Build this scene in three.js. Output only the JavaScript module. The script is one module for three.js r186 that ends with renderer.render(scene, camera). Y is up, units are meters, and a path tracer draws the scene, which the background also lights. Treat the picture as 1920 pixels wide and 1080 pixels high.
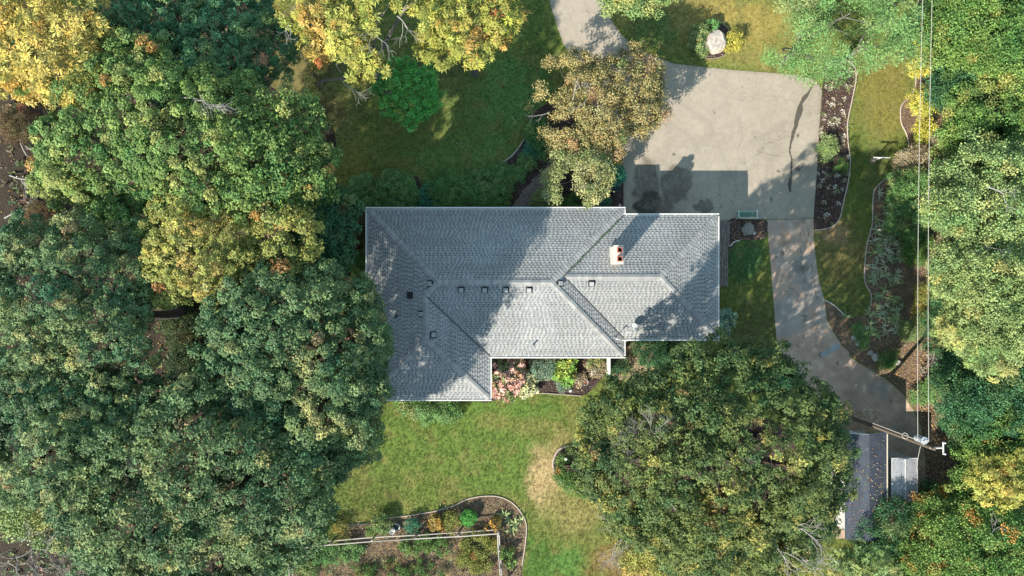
import * as THREE from 'three';
import { mergeGeometries } from 'three/addons/utils/BufferGeometryUtils.js';
import { RoundedBoxGeometry } from 'three/addons/geometries/RoundedBoxGeometry.js';

// ------------------------------------------------------------------ camera, sky, sun, exposure
const scene = new THREE.Scene();
const EYE = 46, FOC = 1280;                                  // flying height in metres; focal length for a 1920 wide picture
const camera = new THREE.PerspectiveCamera(2 * Math.atan(540 / FOC) * 180 / Math.PI, 16 / 9, 0.5, 600);
camera.position.set(0, EYE, 0); camera.up.set(0, 0, -1); camera.lookAt(0, 0, 0);
const SUN_EL = 33 * Math.PI / 180;
const sunDir = new THREE.Vector3(-0.655 * Math.cos(SUN_EL), Math.sin(SUN_EL), 0.755 * Math.cos(SUN_EL)).normalize();
const skyData = new Float32Array(64 * 64 * 4);                // clear air with thin high haze: pale at the horizon, blue overhead
for (let j = 0; j < 64; j++) for (let i = 0; i < 64; i++) { const t = Math.pow(Math.max(0, Math.sin(((j + 0.5) / 64 - 0.5) * Math.PI)), 0.6), k = (j * 64 + i) * 4; skyData[k] = 0.37 - 0.18 * t; skyData[k + 1] = 0.44 - 0.12 * t; skyData[k + 2] = 0.5 - 0.06 * t; skyData[k + 3] = 1; }
const skyTex = new THREE.DataTexture(skyData, 64, 64, THREE.RGBAFormat, THREE.FloatType); skyTex.mapping = THREE.EquirectangularReflectionMapping; skyTex.magFilter = THREE.LinearFilter; skyTex.needsUpdate = true;
scene.background = skyTex; scene.environment = skyTex;
const sun = new THREE.DirectionalLight(new THREE.Color(1, 0.925, 0.8), 4.8);
sun.position.copy(sunDir).multiplyScalar(90); sun.castShadow = true; sun.shadow.mapSize.set(4096, 4096); sun.shadow.radius = 1;
Object.assign(sun.shadow.camera, { left: -60, right: 60, top: 60, bottom: -60, near: 1, far: 220 });
scene.add(sun, sun.target);
const renderer = new THREE.WebGLRenderer({ antialias: true });
renderer.toneMapping = THREE.LinearToneMapping; renderer.toneMappingExposure = 1.85;
renderer.shadowMap.enabled = true; renderer.setSize(1024, 576);

// ------------------------------------------------------------------ helpers
let seed = 12345;
const srand = (s) => { seed = s >>> 0; };
const rnd = () => { seed = (seed + 0x6D2B79F5) >>> 0; let t = seed; t = Math.imul(t ^ (t >>> 15), t | 1); t ^= t + Math.imul(t ^ (t >>> 7), t | 61); return ((t ^ (t >>> 14)) >>> 0) / 4294967296; };
const rr = (a, b) => a + (b - a) * rnd();
const pick = (a) => a[Math.floor(rnd() * a.length) % a.length];
const V = (x, y, z) => new THREE.Vector3(x, y, z);
const at = (px, py, h = 0) => V((px - 960) * (EYE - h) / FOC, h, (py - 540) * (EYE - h) / FOC);   // survey: where a spot of the site lies, at height h
const hash = (x, y) => { let h = Math.imul(x, 374761393) + Math.imul(y, 668265263) | 0; h = Math.imul(h ^ (h >>> 13), 1274126177); return ((h ^ (h >>> 16)) >>> 0) / 4294967296; };
const NT = new Float32Array(65536); for (let i = 0; i < 65536; i++) NT[i] = hash(i & 255, i >> 8);
const noise = (x, y) => { const ix = Math.floor(x), iy = Math.floor(y), fx = x - ix, fy = y - iy, u = fx * fx * (3 - 2 * fx), v = fy * fy * (3 - 2 * fy), r0 = (iy & 255) << 8, r1 = ((iy + 1) & 255) << 8, c0 = ix & 255, c1 = (ix + 1) & 255; const a = NT[r0 | c0], b = NT[r0 | c1], c = NT[r1 | c0], d = NT[r1 | c1]; return a + (b - a) * u + (c - a) * v + (a - b - c + d) * u * v; };
const fbm = (x, y, n = 4) => { let s = 0, a = 0.5, t = 0; for (let i = 0; i < n; i++) { s += a * noise(x + i * 17.3, y - i * 9.1); t += a; a *= 0.5; x *= 2.03; y *= 2.03; } return s / t; };
const sstep = (a, b, x) => { const t = Math.min(1, Math.max(0, (x - a) / (b - a))); return t * t * (3 - 2 * t); };
const clamp = (x, a, b) => Math.min(b, Math.max(a, x));
const names = {};
const numbered = (n) => { names[n] = (names[n] ?? -1) + 1; return names[n] ? n + '_' + String(names[n]).padStart(3, '0') : n; };
const mat = (r, g, b, rough = 0.9, extra = {}) => new THREE.MeshStandardMaterial({ color: new THREE.Color().setRGB(r, g, b), roughness: rough, side: THREE.DoubleSide, ...extra });
const shade = (o) => { o.castShadow = o.receiveShadow = true; return o; };
function thing(name, label, category, pos = [0, 0, 0], turn = 0, group) {
  const o = new THREE.Group(); o.name = numbered(name); o.position.set(...(pos.isVector3 ? pos.toArray() : pos)); o.rotation.y = turn;
  o.userData = { label, category }; if (group) o.userData.group = group; scene.add(o); return o;
}
function tag(o, label, category, group) { o.userData.label = label; o.userData.category = category; if (group) o.userData.group = group; return o; }
function part(name, geo, m, parent, pos) {
  const g = Array.isArray(geo) ? merge(geo) : geo; const o = shade(new THREE.Mesh(g, m)); o.name = parent ? name : numbered(name);
  if (pos) o.position.set(...pos); (parent ?? scene).add(o); return o;
}
function merge(list) { return mergeGeometries(list.map((g) => { const q = g.index ? g.toNonIndexed() : g; for (const k of Object.keys(q.attributes)) if (!['position', 'normal', 'uv'].includes(k)) q.deleteAttribute(k); if (!q.attributes.uv) q.setAttribute('uv', new THREE.BufferAttribute(new Float32Array(q.attributes.position.count * 2), 2)); return q; })); }
function struct(name, geo, m) { const o = part(name, geo, m); o.userData.kind = 'structure'; return o; }
const box = (w, h, d, x = 0, y = 0, z = 0, ry = 0) => { const g = new THREE.BoxGeometry(w, h, d); if (ry) g.rotateY(ry); g.translate(x, y, z); return g; };
const rbox = (w, h, d, r, x = 0, y = 0, z = 0) => new RoundedBoxGeometry(w, h, d, 2, r).translate(x, y, z);
const cyl = (r0, r1, h, x = 0, y = 0, z = 0, n = 14) => new THREE.CylinderGeometry(r1, r0, h, n).translate(x, y + h / 2, z);
function rod(a, b, ra, rb = ra, n = 6) { const d = b.clone().sub(a), g = new THREE.CylinderGeometry(rb, ra, d.length(), n); g.applyQuaternion(new THREE.Quaternion().setFromUnitVectors(V(0, 1, 0), d.clone().normalize())); const m = a.clone().add(b).multiplyScalar(0.5); g.translate(m.x, m.y, m.z); return g; }
function limbGeo(pts, r0, r1, n = 6) {                               // tapered bent limb through points
  const c = new THREE.CatmullRomCurve3(pts), N = Math.max(3, Math.round(pts.length * 2.5)), pos = [], idx = [], f = c.computeFrenetFrames(N, false);
  for (let i = 0; i <= N; i++) { const p = c.getPointAt(i / N), r = r0 + (r1 - r0) * (i / N); for (let k = 0; k < n; k++) { const a = k / n * Math.PI * 2; const q = f.normals[i].clone().multiplyScalar(Math.cos(a) * r).addScaledVector(f.binormals[i], Math.sin(a) * r).add(p); pos.push(q.x, q.y, q.z); } }
  for (let i = 0; i < N; i++) for (let k = 0; k < n; k++) { const a = i * n + k, b = i * n + (k + 1) % n, d = a + n, e = b + n; idx.push(a, d, b, b, d, e); }
  const g = new THREE.BufferGeometry(); g.setAttribute('position', new THREE.Float32BufferAttribute(pos, 3)); g.setIndex(idx); g.computeVertexNormals(); return g.toNonIndexed();
}
function pixels(w, h, f, srgb = false) {                            // f(u, v) -> linear [r, g, b]; stored as srgb bytes when srgb
  const d = new Uint8Array(w * h * 4), enc = (c) => 255 * (c <= 0.0031308 ? 12.92 * c : 1.055 * Math.pow(c, 1 / 2.4) - 0.055);
  for (let y = 0; y < h; y++) for (let x = 0; x < w; x++) { const c = f(x, y), i = (y * w + x) * 4; for (let k = 0; k < 3; k++) d[i + k] = clamp(srgb ? enc(clamp(c[k], 0, 1)) : c[k] * 255, 0, 255); d[i + 3] = 255; }
  const t = new THREE.DataTexture(d, w, h); t.magFilter = THREE.LinearFilter; t.minFilter = THREE.LinearMipmapLinearFilter; t.generateMipmaps = true; t.wrapS = t.wrapT = THREE.RepeatWrapping; if (srgb) t.colorSpace = THREE.SRGBColorSpace; t.needsUpdate = true; return t;
}
// a flat sheet with an outline given on the ground plan; uv = metres, or spread over a rectangle of the plan
function smooth(pts, n = 6, closed = true) { const c = new THREE.CatmullRomCurve3(pts.map(([x, y]) => V(x, 0, y)), closed, 'catmullrom', 0.5); return c.getPoints(pts.length * n).slice(0, closed ? -1 : undefined).map((p) => [p.x, p.z]); }
const plan = (pts) => pts.map(([x, y]) => { const p = at(x, y); return [p.x, p.z]; });
function sheet(pts, y, rect) {
  const s = new THREE.Shape(pts.map(([x, z]) => new THREE.Vector2(x, -z))), g = new THREE.ShapeGeometry(s); g.rotateX(-Math.PI / 2); g.translate(0, y, 0);
  const p = g.attributes.position, uv = g.attributes.uv; for (let i = 0; i < p.count; i++) rect ? uv.setXY(i, (p.getX(i) - rect[0]) / (rect[2] - rect[0]), (p.getZ(i) - rect[1]) / (rect[3] - rect[1])) : uv.setXY(i, p.getX(i), p.getZ(i));
  return g;
}
const inside = (pts, x, z) => { let c = false; for (let i = 0, j = pts.length - 1; i < pts.length; j = i++) { const [xi, zi] = pts[i], [xj, zj] = pts[j]; if ((zi > z) !== (zj > z) && x < (xj - xi) * (z - zi) / (zj - zi) + xi) c = !c; } return c; };
const bounds = (pts) => [Math.min(...pts.map((p) => p[0])), Math.min(...pts.map((p) => p[1])), Math.max(...pts.map((p) => p[0])), Math.max(...pts.map((p) => p[1]))];
function segDist(pts, x, z) { if (!pts.bb) { const b = bounds(pts); pts.bb = [b[0] - 0.6, b[1] - 0.6, b[2] + 0.6, b[3] + 0.6]; } if (x < pts.bb[0] || x > pts.bb[2] || z < pts.bb[1] || z > pts.bb[3]) return [9, 0]; let best = 1e9, w = 0; for (let i = 0; i + 1 < pts.length; i++) { const [ax, az] = pts[i], [bx, bz] = pts[i + 1], dx = bx - ax, dz = bz - az, t = clamp(((x - ax) * dx + (z - az) * dz) / (dx * dx + dz * dz), 0, 1), ux = x - ax - t * dx, uz = z - az - t * dz, d = ux * ux + uz * uz; if (d < best) { best = d; w = (pts[i][2] ?? 0) * (1 - t) + (pts[i + 1][2] ?? 0) * t; } } return [Math.sqrt(best), w]; }
function copies(name, geo, m, list, parent) {                       // list of [matrix, color]
  const o = new THREE.InstancedMesh(geo, m, list.length); const c = new THREE.Color();
  list.forEach(([M, k], i) => { o.setMatrixAt(i, M); o.setColorAt(i, c.setRGB(k[0], k[1], k[2])); });
  shade(o); o.name = parent ? name : numbered(name); (parent ?? scene).add(o); return o;
}
const _q = new THREE.Quaternion(), _q2 = new THREE.Quaternion(), _s = new THREE.Vector3(), UPV = V(0, 1, 0);
function M4(p, up, yaw, s, sy = s) { _q.setFromUnitVectors(UPV, up); _q2.setFromAxisAngle(UPV, yaw); _q.multiply(_q2); return new THREE.Matrix4().compose(p, _q, _s.set(s, sy, s)); }

// ------------------------------------------------------------------ outlines of the site
const PAD = plan([[1027, -30], [1032, 10], [1043, 45], [1056, 82], [1076, 116], [1095, 165], [1125, 232], [1150, 275], [1166, 301], [1169, 330], [1169, 400], [1200, 418], [1344, 420], [1372, 411], [1437, 411], [1480, 411], [1525, 410], [1527, 380], [1531, 330], [1534, 270], [1538, 210], [1541, 172], [1536, 160], [1522, 148], [1500, 141], [1450, 137], [1380, 132], [1310, 125], [1262, 119], [1225, 106], [1190, 88], [1164, 64], [1146, 38], [1135, 8], [1130, -30]]);
const LOWER = plan([[1437, 412.5], [1480, 411.6], [1525, 410.6], [1526, 450], [1530, 490], [1535, 525], [1545, 560], [1550, 600], [1562, 622], [1578, 648], [1592, 660], [1592, 668], [1612, 682], [1640, 698], [1668, 716], [1695, 742], [1714, 772], [1726, 800], [1731, 830], [1735, 880], [1735, 1010], [1560, 1010], [1560, 830], [1545, 790], [1515, 750], [1485, 700], [1462, 660], [1456, 640], [1453, 600], [1449, 550], [1444, 490], [1440, 445]]);
const BED_DRIVE = smooth(plan([[1548, 130], [1560, 116], [1582, 113], [1600, 122], [1605, 145], [1598, 185], [1589, 230], [1590, 268], [1594, 300], [1590, 340], [1581, 380], [1573, 412], [1556, 427], [1527, 432], [1526, 405], [1531, 330], [1535, 260], [1540, 200], [1543, 160]]), 5);
const EAST_LINE = [[1724, -10], [1716, 28], [1719, 62], [1717, 130], [1716, 160], [1706, 180], [1691, 196], [1688, 212], [1690, 232], [1700, 254], [1704, 284], [1691, 310], [1664, 332], [1641, 354], [1636, 382], [1635, 420], [1625, 460], [1621, 500], [1622, 530], [1633, 552], [1632, 574], [1620, 590]];
const BED_EAST = plan([...EAST_LINE, [1594, 598], [1575, 582], [1562, 570], [1546, 562], [1552, 602], [1564, 622], [1580, 648], [1594, 664], [1614, 681], [1642, 697], [1670, 715], [1697, 741], [1716, 771], [1728, 800], [1733, 830], [1737, 880], [1737, 1100], [2000, 1100], [2000, -10]]);
const BED_NORTH = smooth(plan([[640, 420], [655, 355], [700, 338], [778, 330], [800, 356], [880, 345], [946, 303], [966, 285], [986, 254], [999, 214], [1040, 190], [1100, 200], [1150, 276], [1166, 300], [1168, 340], [1168, 420], [900, 420]]), 5);
const BED_BENCH = smooth(plan([[1367, 413], [1400, 412.5], [1436, 413], [1438, 430], [1434, 446], [1418, 449], [1400, 450], [1384, 452], [1368, 465]]), 5);
const BED_SOUTH = smooth(plan([[900, 660], [1000, 655], [1137, 655], [1142, 690], [1105, 735], [1090, 741], [1050, 739], [1010, 737], [965, 742], [920, 752], [903, 748]]), 4);
const GARDEN_LINE = [[560, 992], [600, 983], [640, 984], [690, 981], [720, 972], [770, 966], [820, 957], [850, 948], [875, 936], [905, 930], [935, 931], [960, 942], [978, 962], [987, 985], [985, 1020], [979, 1060], [979, 1095]];
const BED_GARDEN = plan([...GARDEN_LINE, [540, 1095], [545, 1030]]);
const BED_ROUND = smooth(plan([[1068, 836], [1048, 842], [1038, 858], [1037, 875], [1045, 895], [1066, 914], [1105, 928], [1150, 942], [1250, 960], [1420, 960], [1500, 880], [1450, 790], [1300, 760], [1180, 790]]), 4);
const BED_ROCK = smooth(plan([[1300, 60], [1320, 42], [1350, 42], [1368, 60], [1369, 88], [1355, 106], [1330, 110], [1306, 100], [1298, 80]]), 4);
const FLOOR_W = smooth(plan([[-60, -40], [150, -30], [420, -20], [520, 60], [500, 150], [560, 190], [620, 230], [630, 300], [615, 380], [640, 430], [660, 520], [690, 640], [690, 745], [640, 800], [620, 880], [570, 960], [545, 1000], [530, 1120], [-60, 1120]]), 4);
const WALK = plan([[950, 400], [968, 376], [985, 352], [1006, 330], [1032, 308], [1062, 292], [1100, 280], [1130, 278], [1156, 276], [1168, 302], [1140, 303], [1110, 304], [1075, 313], [1045, 328], [1022, 346], [1006, 366], [993, 388], [990, 400]]);
const SIDEWALK = plan([[1340, 414], [1367.5, 414], [1366, 470], [1364, 535], [1345, 540]]);
const PATIO = plan([[1137, 640], [1225, 640], [1225, 705], [1200, 720], [1150, 712], [1139, 690]]);
const BEDS = [BED_DRIVE, BED_EAST, BED_NORTH, BED_BENCH, BED_SOUTH, BED_GARDEN, BED_ROUND, BED_ROCK, FLOOR_W], HARD = [PAD, LOWER, WALK, SIDEWALK, PATIO];

// ------------------------------------------------------------------ ground
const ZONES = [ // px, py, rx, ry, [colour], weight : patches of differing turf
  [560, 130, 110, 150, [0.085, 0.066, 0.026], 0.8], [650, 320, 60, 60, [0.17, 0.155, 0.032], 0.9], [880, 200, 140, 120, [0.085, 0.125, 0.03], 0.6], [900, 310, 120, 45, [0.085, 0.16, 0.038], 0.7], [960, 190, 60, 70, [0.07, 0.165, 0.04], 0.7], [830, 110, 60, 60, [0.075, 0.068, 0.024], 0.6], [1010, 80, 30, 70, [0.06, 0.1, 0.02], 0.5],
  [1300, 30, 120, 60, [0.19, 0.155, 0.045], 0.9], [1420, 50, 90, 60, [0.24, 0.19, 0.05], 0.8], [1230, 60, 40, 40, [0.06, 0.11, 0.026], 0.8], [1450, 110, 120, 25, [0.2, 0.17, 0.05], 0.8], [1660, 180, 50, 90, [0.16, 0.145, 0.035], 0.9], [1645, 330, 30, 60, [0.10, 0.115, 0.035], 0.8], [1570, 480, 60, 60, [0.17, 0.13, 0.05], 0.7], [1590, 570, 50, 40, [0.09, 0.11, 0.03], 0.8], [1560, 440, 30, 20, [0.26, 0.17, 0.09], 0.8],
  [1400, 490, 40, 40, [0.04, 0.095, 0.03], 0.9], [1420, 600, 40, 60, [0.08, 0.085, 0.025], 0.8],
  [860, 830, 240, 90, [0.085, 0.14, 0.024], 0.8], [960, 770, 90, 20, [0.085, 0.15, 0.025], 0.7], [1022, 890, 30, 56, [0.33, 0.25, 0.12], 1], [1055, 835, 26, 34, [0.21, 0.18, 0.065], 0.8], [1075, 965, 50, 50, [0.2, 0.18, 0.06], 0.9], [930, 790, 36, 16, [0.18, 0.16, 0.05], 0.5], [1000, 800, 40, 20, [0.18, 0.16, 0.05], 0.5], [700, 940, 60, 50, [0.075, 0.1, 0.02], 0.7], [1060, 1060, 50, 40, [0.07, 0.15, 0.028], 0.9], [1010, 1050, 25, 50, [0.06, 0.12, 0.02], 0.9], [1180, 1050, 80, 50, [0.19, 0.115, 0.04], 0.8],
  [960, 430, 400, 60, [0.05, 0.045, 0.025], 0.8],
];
const turf = (x, z) => {
  const px = x * FOC / EYE + 960, py = z * FOC / EYE + 540, n1 = fbm(x * 0.35, z * 0.35, 3), n2 = fbm(x * 1.3 + 40, z * 1.3, 3), n3 = noise(x * 7, z * 7), n4 = noise(x * 21, z * 21);
  let c = [0.1, 0.13, 0.026];
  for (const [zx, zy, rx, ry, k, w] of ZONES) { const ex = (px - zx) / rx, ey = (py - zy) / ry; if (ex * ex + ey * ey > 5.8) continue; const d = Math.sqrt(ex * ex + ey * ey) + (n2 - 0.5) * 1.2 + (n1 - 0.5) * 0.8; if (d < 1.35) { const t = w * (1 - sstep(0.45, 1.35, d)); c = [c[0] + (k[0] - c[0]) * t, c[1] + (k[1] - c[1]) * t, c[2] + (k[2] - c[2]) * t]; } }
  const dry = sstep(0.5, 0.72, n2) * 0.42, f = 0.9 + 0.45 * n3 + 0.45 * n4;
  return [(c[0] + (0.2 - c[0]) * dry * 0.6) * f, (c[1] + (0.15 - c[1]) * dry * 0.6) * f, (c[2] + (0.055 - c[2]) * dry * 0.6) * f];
};
const groundTex = pixels(512, 512, (x, y) => { const n = fbm(x / 24, y / 24, 4), m = hash(x, y); return [0.05 + 0.05 * n * m, 0.05 + 0.04 * n, 0.02 + 0.015 * m]; }, true);
groundTex.repeat.set(60, 60);
struct('ground', new THREE.PlaneGeometry(500, 500).rotateX(-Math.PI / 2).translate(0, -0.03, 0), new THREE.MeshStandardMaterial({ map: groundTex, roughness: 1 }));
const LW = [-36, -21, 36, 21];
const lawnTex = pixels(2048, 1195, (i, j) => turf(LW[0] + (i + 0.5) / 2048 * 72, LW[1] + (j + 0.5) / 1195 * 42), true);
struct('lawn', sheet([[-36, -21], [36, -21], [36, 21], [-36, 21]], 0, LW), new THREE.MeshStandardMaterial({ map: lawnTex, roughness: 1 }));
const soilTex = (r, g, b, chip, s) => { const t = pixels(512, 512, (x, y) => { const n = fbm(x / 60 + s, y / 60, 4), m = fbm(x / 5 + s * 3, y / 5, 2), k = hash(x + s * 91, y), l = k > 0.985 ? chip : 0, f = 0.45 + 0.7 * n + 0.5 * (m - 0.5); return [r * f + l, g * f + l * 0.8, b * f + l * 0.6]; }, true); t.repeat.set(0.25, 0.25); return t; };
const bumpy = pixels(256, 256, (x, y) => { const n = fbm(x / 9, y / 9, 3); return [n, n, n]; }); bumpy.repeat.set(0.5, 0.5);
const mulchMat = new THREE.MeshStandardMaterial({ map: soilTex(0.085, 0.055, 0.045, 0.12, 1), roughness: 1, bumpMap: bumpy, bumpScale: 0.05 });
const litterMat = new THREE.MeshStandardMaterial({ map: soilTex(0.23, 0.155, 0.1, 0.2, 5), roughness: 1, bumpMap: bumpy, bumpScale: 0.05 });
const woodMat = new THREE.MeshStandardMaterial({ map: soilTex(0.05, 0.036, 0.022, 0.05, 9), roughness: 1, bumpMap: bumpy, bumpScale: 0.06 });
const gardenMat = new THREE.MeshStandardMaterial({ map: soilTex(0.2, 0.145, 0.085, 0.14, 13), roughness: 1, bumpMap: bumpy, bumpScale: 0.06 });
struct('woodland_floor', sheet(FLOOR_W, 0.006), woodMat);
struct('mulch_bed', sheet(BED_DRIVE, 0.010), mulchMat);
struct('mulch_bed', sheet(BED_EAST, 0.010), litterMat);
struct('mulch_bed', sheet(BED_NORTH, 0.010), mulchMat);
struct('mulch_bed', sheet(BED_BENCH, 0.026), mulchMat);
struct('mulch_bed', sheet(BED_SOUTH, 0.010), mulchMat);
struct('mulch_bed', sheet(BED_ROUND, 0.010), mulchMat);
struct('mulch_bed', sheet(BED_ROCK, 0.010), mulchMat);
struct('garden_soil', sheet(BED_GARDEN, 0.014), gardenMat);

// ------------------------------------------------------------------ driveway: worn asphalt with stains, cracks and sealed patches
const PR = [2, -21, 21.5, -4], LR = [16.5, -5, 29, 17];
const g2 = (x, y) => { const p = at(x, y); return [p.x, p.z]; };
const line = (...a) => a.map(([x, y, w]) => [...g2(x, y), w]);
const CRACKS = [line([1524, 158, 0.05], [1516, 172, 0.06], [1508, 182, 0.14], [1503, 192, 0.1], [1500, 205, 0.22], [1496, 218, 0.2], [1490, 240, 0.12], [1484, 262, 0.08], [1481, 280, 0.05], [1484, 300, 0.04], [1483, 330, 0.035], [1481, 346, 0.13], [1482, 360, 0.05])];
const HAIR = [line([1380, 210, 0.02], [1390, 240, 0.012], [1384, 270, 0.015], [1388, 300, 0.012], [1376, 330, 0.02], [1382, 360, 0.02], [1372, 400, 0.02]), line([1420, 285, 0.03], [1440, 268, 0.03], [1470, 257, 0.03], [1500, 255, 0.015]), line([1420, 285, 0.02], [1440, 292, 0.03], [1470, 290, 0.02], [1500, 296, 0.02], [1520, 308, 0.02]), line([1500, 330, 0.02], [1520, 300, 0.03], [1530, 270, 0.02]), line([1390, 310, 0.015], [1420, 290, 0.03], [1450, 262, 0.02]), line([1220, 245, 0.02], [1250, 236, 0.015]), line([1225, 306, 0.03], [1230, 320, 0.02], [1223, 345, 0.02]), line([1090, 20, 0.015], [1120, 30, 0.012]), line([1345, 330, 0.02], [1352, 370, 0.02], [1346, 410, 0.02]), line([1500, 197, 0.02], [1520, 200, 0.02], [1538, 198, 0.02]), line([1290, 160, 0.01], [1390, 185, 0.012], [1460, 180, 0.01], [1500, 195, 0.01])];
const TYRES = [line([1440, 405], [1415, 360], [1400, 330], [1395, 290], [1410, 262], [1450, 245], [1500, 250]), line([1470, 405], [1450, 360], [1435, 330], [1440, 300], [1470, 285], [1530, 290]), line([1060, 10], [1085, 70], [1130, 130], [1210, 200], [1300, 260], [1330, 330]), line([1095, 0], [1115, 55], [1160, 110], [1240, 170], [1330, 230], [1370, 330])];
const SPOTS = [[1264, 292, 0.1], [1336, 210, 0.05], [1396, 309, 0.06], [1457, 322, 0.09], [1448, 330, 0.05], [1465, 331, 0.06], [1413, 258, 0.06], [1424, 248, 0.05], [1494, 314, 0.22], [1464, 255, 0.06], [1390, 160, 0.04], [1392, 170, 0.05], [1398, 180, 0.04], [1299, 160, 0.05], [1496, 252, 0.16], [1447, 376, 0.12], [1372, 374, 0.06], [1352, 385, 0.08], [1349, 363, 0.05], [1430, 340, 0.06]].map(([x, y, r]) => [...g2(x, y), r]);
const SEAL = [[1212, 360, 27, 70], [1268, 344, 32, 36], [1225, 385, 40, 26], [1320, 388, 22, 12]].map(([x, y, a, b]) => [...g2(x, y), a * EYE / FOC, b * EYE / FOC]);
const padTex = pixels(1000, 872, (i, j) => {
  const x = PR[0] + (i + 0.5) / 1000 * 19.5, z = PR[1] + (j + 0.5) / 872 * 17, n1 = fbm(x * 0.5, z * 0.5, 4), n2 = fbm(x * 2.2 + 9, z * 2.2, 3), n3 = hash(i, j), n5 = fbm(x * 7 + 5, z * 7, 2), wx = x + (n2 - 0.5) * 0.5 + (n5 - 0.5) * 0.16, wz = z + (fbm(x * 2 + 70, z * 2, 2) - 0.5) * 0.5 + (fbm(x * 8, z * 8 + 40, 2) - 0.5) * 0.16;
  let c = [0.405, 0.35, 0.278], f = 0.86 + 0.16 * n1 + 0.14 * (n2 - 0.5) + 0.26 * (n3 - 0.5) + 0.18 * (n5 - 0.5); if (n3 > 0.99) f *= 0.65;
  f *= 1 - 0.1 * sstep(0.5, 0.66, fbm(x * 0.9 + 20, z * 0.9, 3)) * sstep(-15, -8, z);
  for (const [cx, cz, a, b] of SEAL) { const d = Math.sqrt(((wx - cx) / a) ** 2 + ((wz - cz) / b) ** 2); f *= 1 - 0.56 * (1 - sstep(0.82, 1.05, d)) * (0.62 + 0.38 * sstep(0.36, 0.56, n2 * 0.55 + n5 * 0.45)); }
  for (const k of CRACKS) { const [d, w] = segDist(k, x + (n2 - 0.5) * 0.16, z + (n1 - 0.5) * 0.2); const t = 1 - sstep(w * 0.85, w * 1.05 + 0.015, d); f *= 1 - 0.74 * t; }
  for (const k of HAIR) { const [d, w] = segDist(k, wx, wz); f *= 1 - 0.28 * (1 - sstep(w * 0.4, w * 2 + 0.02, d)) * sstep(0.25, 0.6, n5); }
  for (const k of TYRES) { const [d] = segDist(k, x, z); f *= 1 - 0.1 * (1 - sstep(0.06, 0.16, d)) * sstep(0.35, 0.6, n5); }
  for (const [sx, sz, r] of SPOTS) { const d = Math.sqrt((wx - sx) ** 2 + (wz - sz) ** 2) / r; if (d < 1.3) f *= 1 - 0.6 * (1 - sstep(0.6, 1.25, d)); }
  f *= 1 - 0.2 * (1 - sstep(0.0, 0.35, Math.abs(segDist(PAD, x, z)[0]) + (n2 - 0.5) * 0.3)) * sstep(0.4, 0.6, n2);
  return [c[0] * f, c[1] * f, c[2] * f];
}, true);
const fine = pixels(256, 256, (x, y) => { const n = hash(x, y) * 0.6 + 0.4 * noise(x / 3, y / 3); return [n, n, n]; });
const fineRep = fine.clone(); fineRep.repeat.set(20, 20); fineRep.needsUpdate = true;
struct('driveway', sheet(PAD, 0.02, PR), new THREE.MeshStandardMaterial({ map: padTex, roughness: 0.95, bumpMap: fineRep, bumpScale: 0.01 }));
const LCR = [line([1437, 412, 0.03], [1480, 411, 0.03], [1526, 410, 0.03]), line([1500, 590, 0.03], [1526, 598, 0.03]), line([1500, 560, 0.02], [1490, 545, 0.02], [1470, 535, 0.02]), line([1460, 650, 0.03], [1490, 648, 0.02], [1520, 660, 0.02]), line([1500, 440, 0.02], [1503, 500, 0.025], [1510, 560, 0.02], [1505, 640, 0.02]), line([1517, 430, 0.02], [1521, 500, 0.025], [1530, 560, 0.02])];
const LSP = [[1456, 483, 0.1], [1469, 475, 0.16], [1493, 497, 0.5], [1505, 500, 0.4], [1466, 530, 0.08], [1472, 547, 0.07], [1493, 592, 0.06], [1571, 682, 0.14], [1670, 750, 0.12], [1538, 667, 0.2], [1590, 750, 0.9], [1690, 800, 0.8], [1470, 450, 0.5], [1500, 420, 0.4]].map(([x, y, r]) => [...g2(x, y), r]);
const lowTex = pixels(700, 1232, (i, j) => {
  const x = LR[0] + (i + 0.5) / 700 * 12.5, z = LR[1] + (j + 0.5) / 1232 * 22, n1 = fbm(x * 0.6 + 3, z * 0.6, 4), n2 = fbm(x * 2.4 + 31, z * 2.4, 3), n3 = hash(i, j + 7777), wx = x + (n2 - 0.5) * 0.4, wz = z + (n1 - 0.5) * 0.4;
  const dirt = sstep(0.35, 0.6, n1 + (z > 3.2 ? 0.22 : -0.06)), sand = sstep(0.62, 0.75, n2) * 0.6; let c = [0.42 + 0.08 * dirt + 0.12 * sand, 0.37 - 0.01 * dirt + 0.1 * sand, 0.325 - 0.05 * dirt + 0.07 * sand], f = 0.78 + 0.32 * n1 + 0.42 * (n2 - 0.5) + 0.24 * (n3 - 0.5); if (n3 > 0.99) f *= 0.7;
  for (const k of LCR) { const [d, w] = segDist(k, wx, wz); f *= 1 - 0.5 * (1 - sstep(w * 0.4, w * 1.4 + 0.02, d)) * sstep(0.3, 0.5, noise(x * 4, z * 4)); }
  for (const [sx, sz, r] of LSP) { const d = Math.sqrt((wx - sx) ** 2 + (wz - sz) ** 2) / r; if (d < 1.3) f *= 1 - (r > 0.3 ? 0.22 : 0.5) * (1 - sstep(0.5, 1.25, d)); }
  const px = x * FOC / EYE + 960, py = z * FOC / EYE + 540, a = (px - 1557) * 0.85 - (py - 657) * 0.52, b = (px - 1557) * 0.52 + (py - 657) * 0.85; if (Math.abs(a) < 20 && Math.abs(b) < 4.5 + 2 * (n2 - 0.5)) { c = [0.36, 0.37, 0.38]; f = 0.85 + 0.3 * n2; }
  const ru = Math.hypot((px - 1532) / 14, (py - 614) / 10) + (n2 - 0.5); if (ru < 1) c = [c[0] + 0.1 * (1 - ru), c[1] + 0.02 * (1 - ru), c[2] - 0.02 * (1 - ru)];
  return [c[0] * f, c[1] * f, c[2] * f];
}, true);
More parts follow.
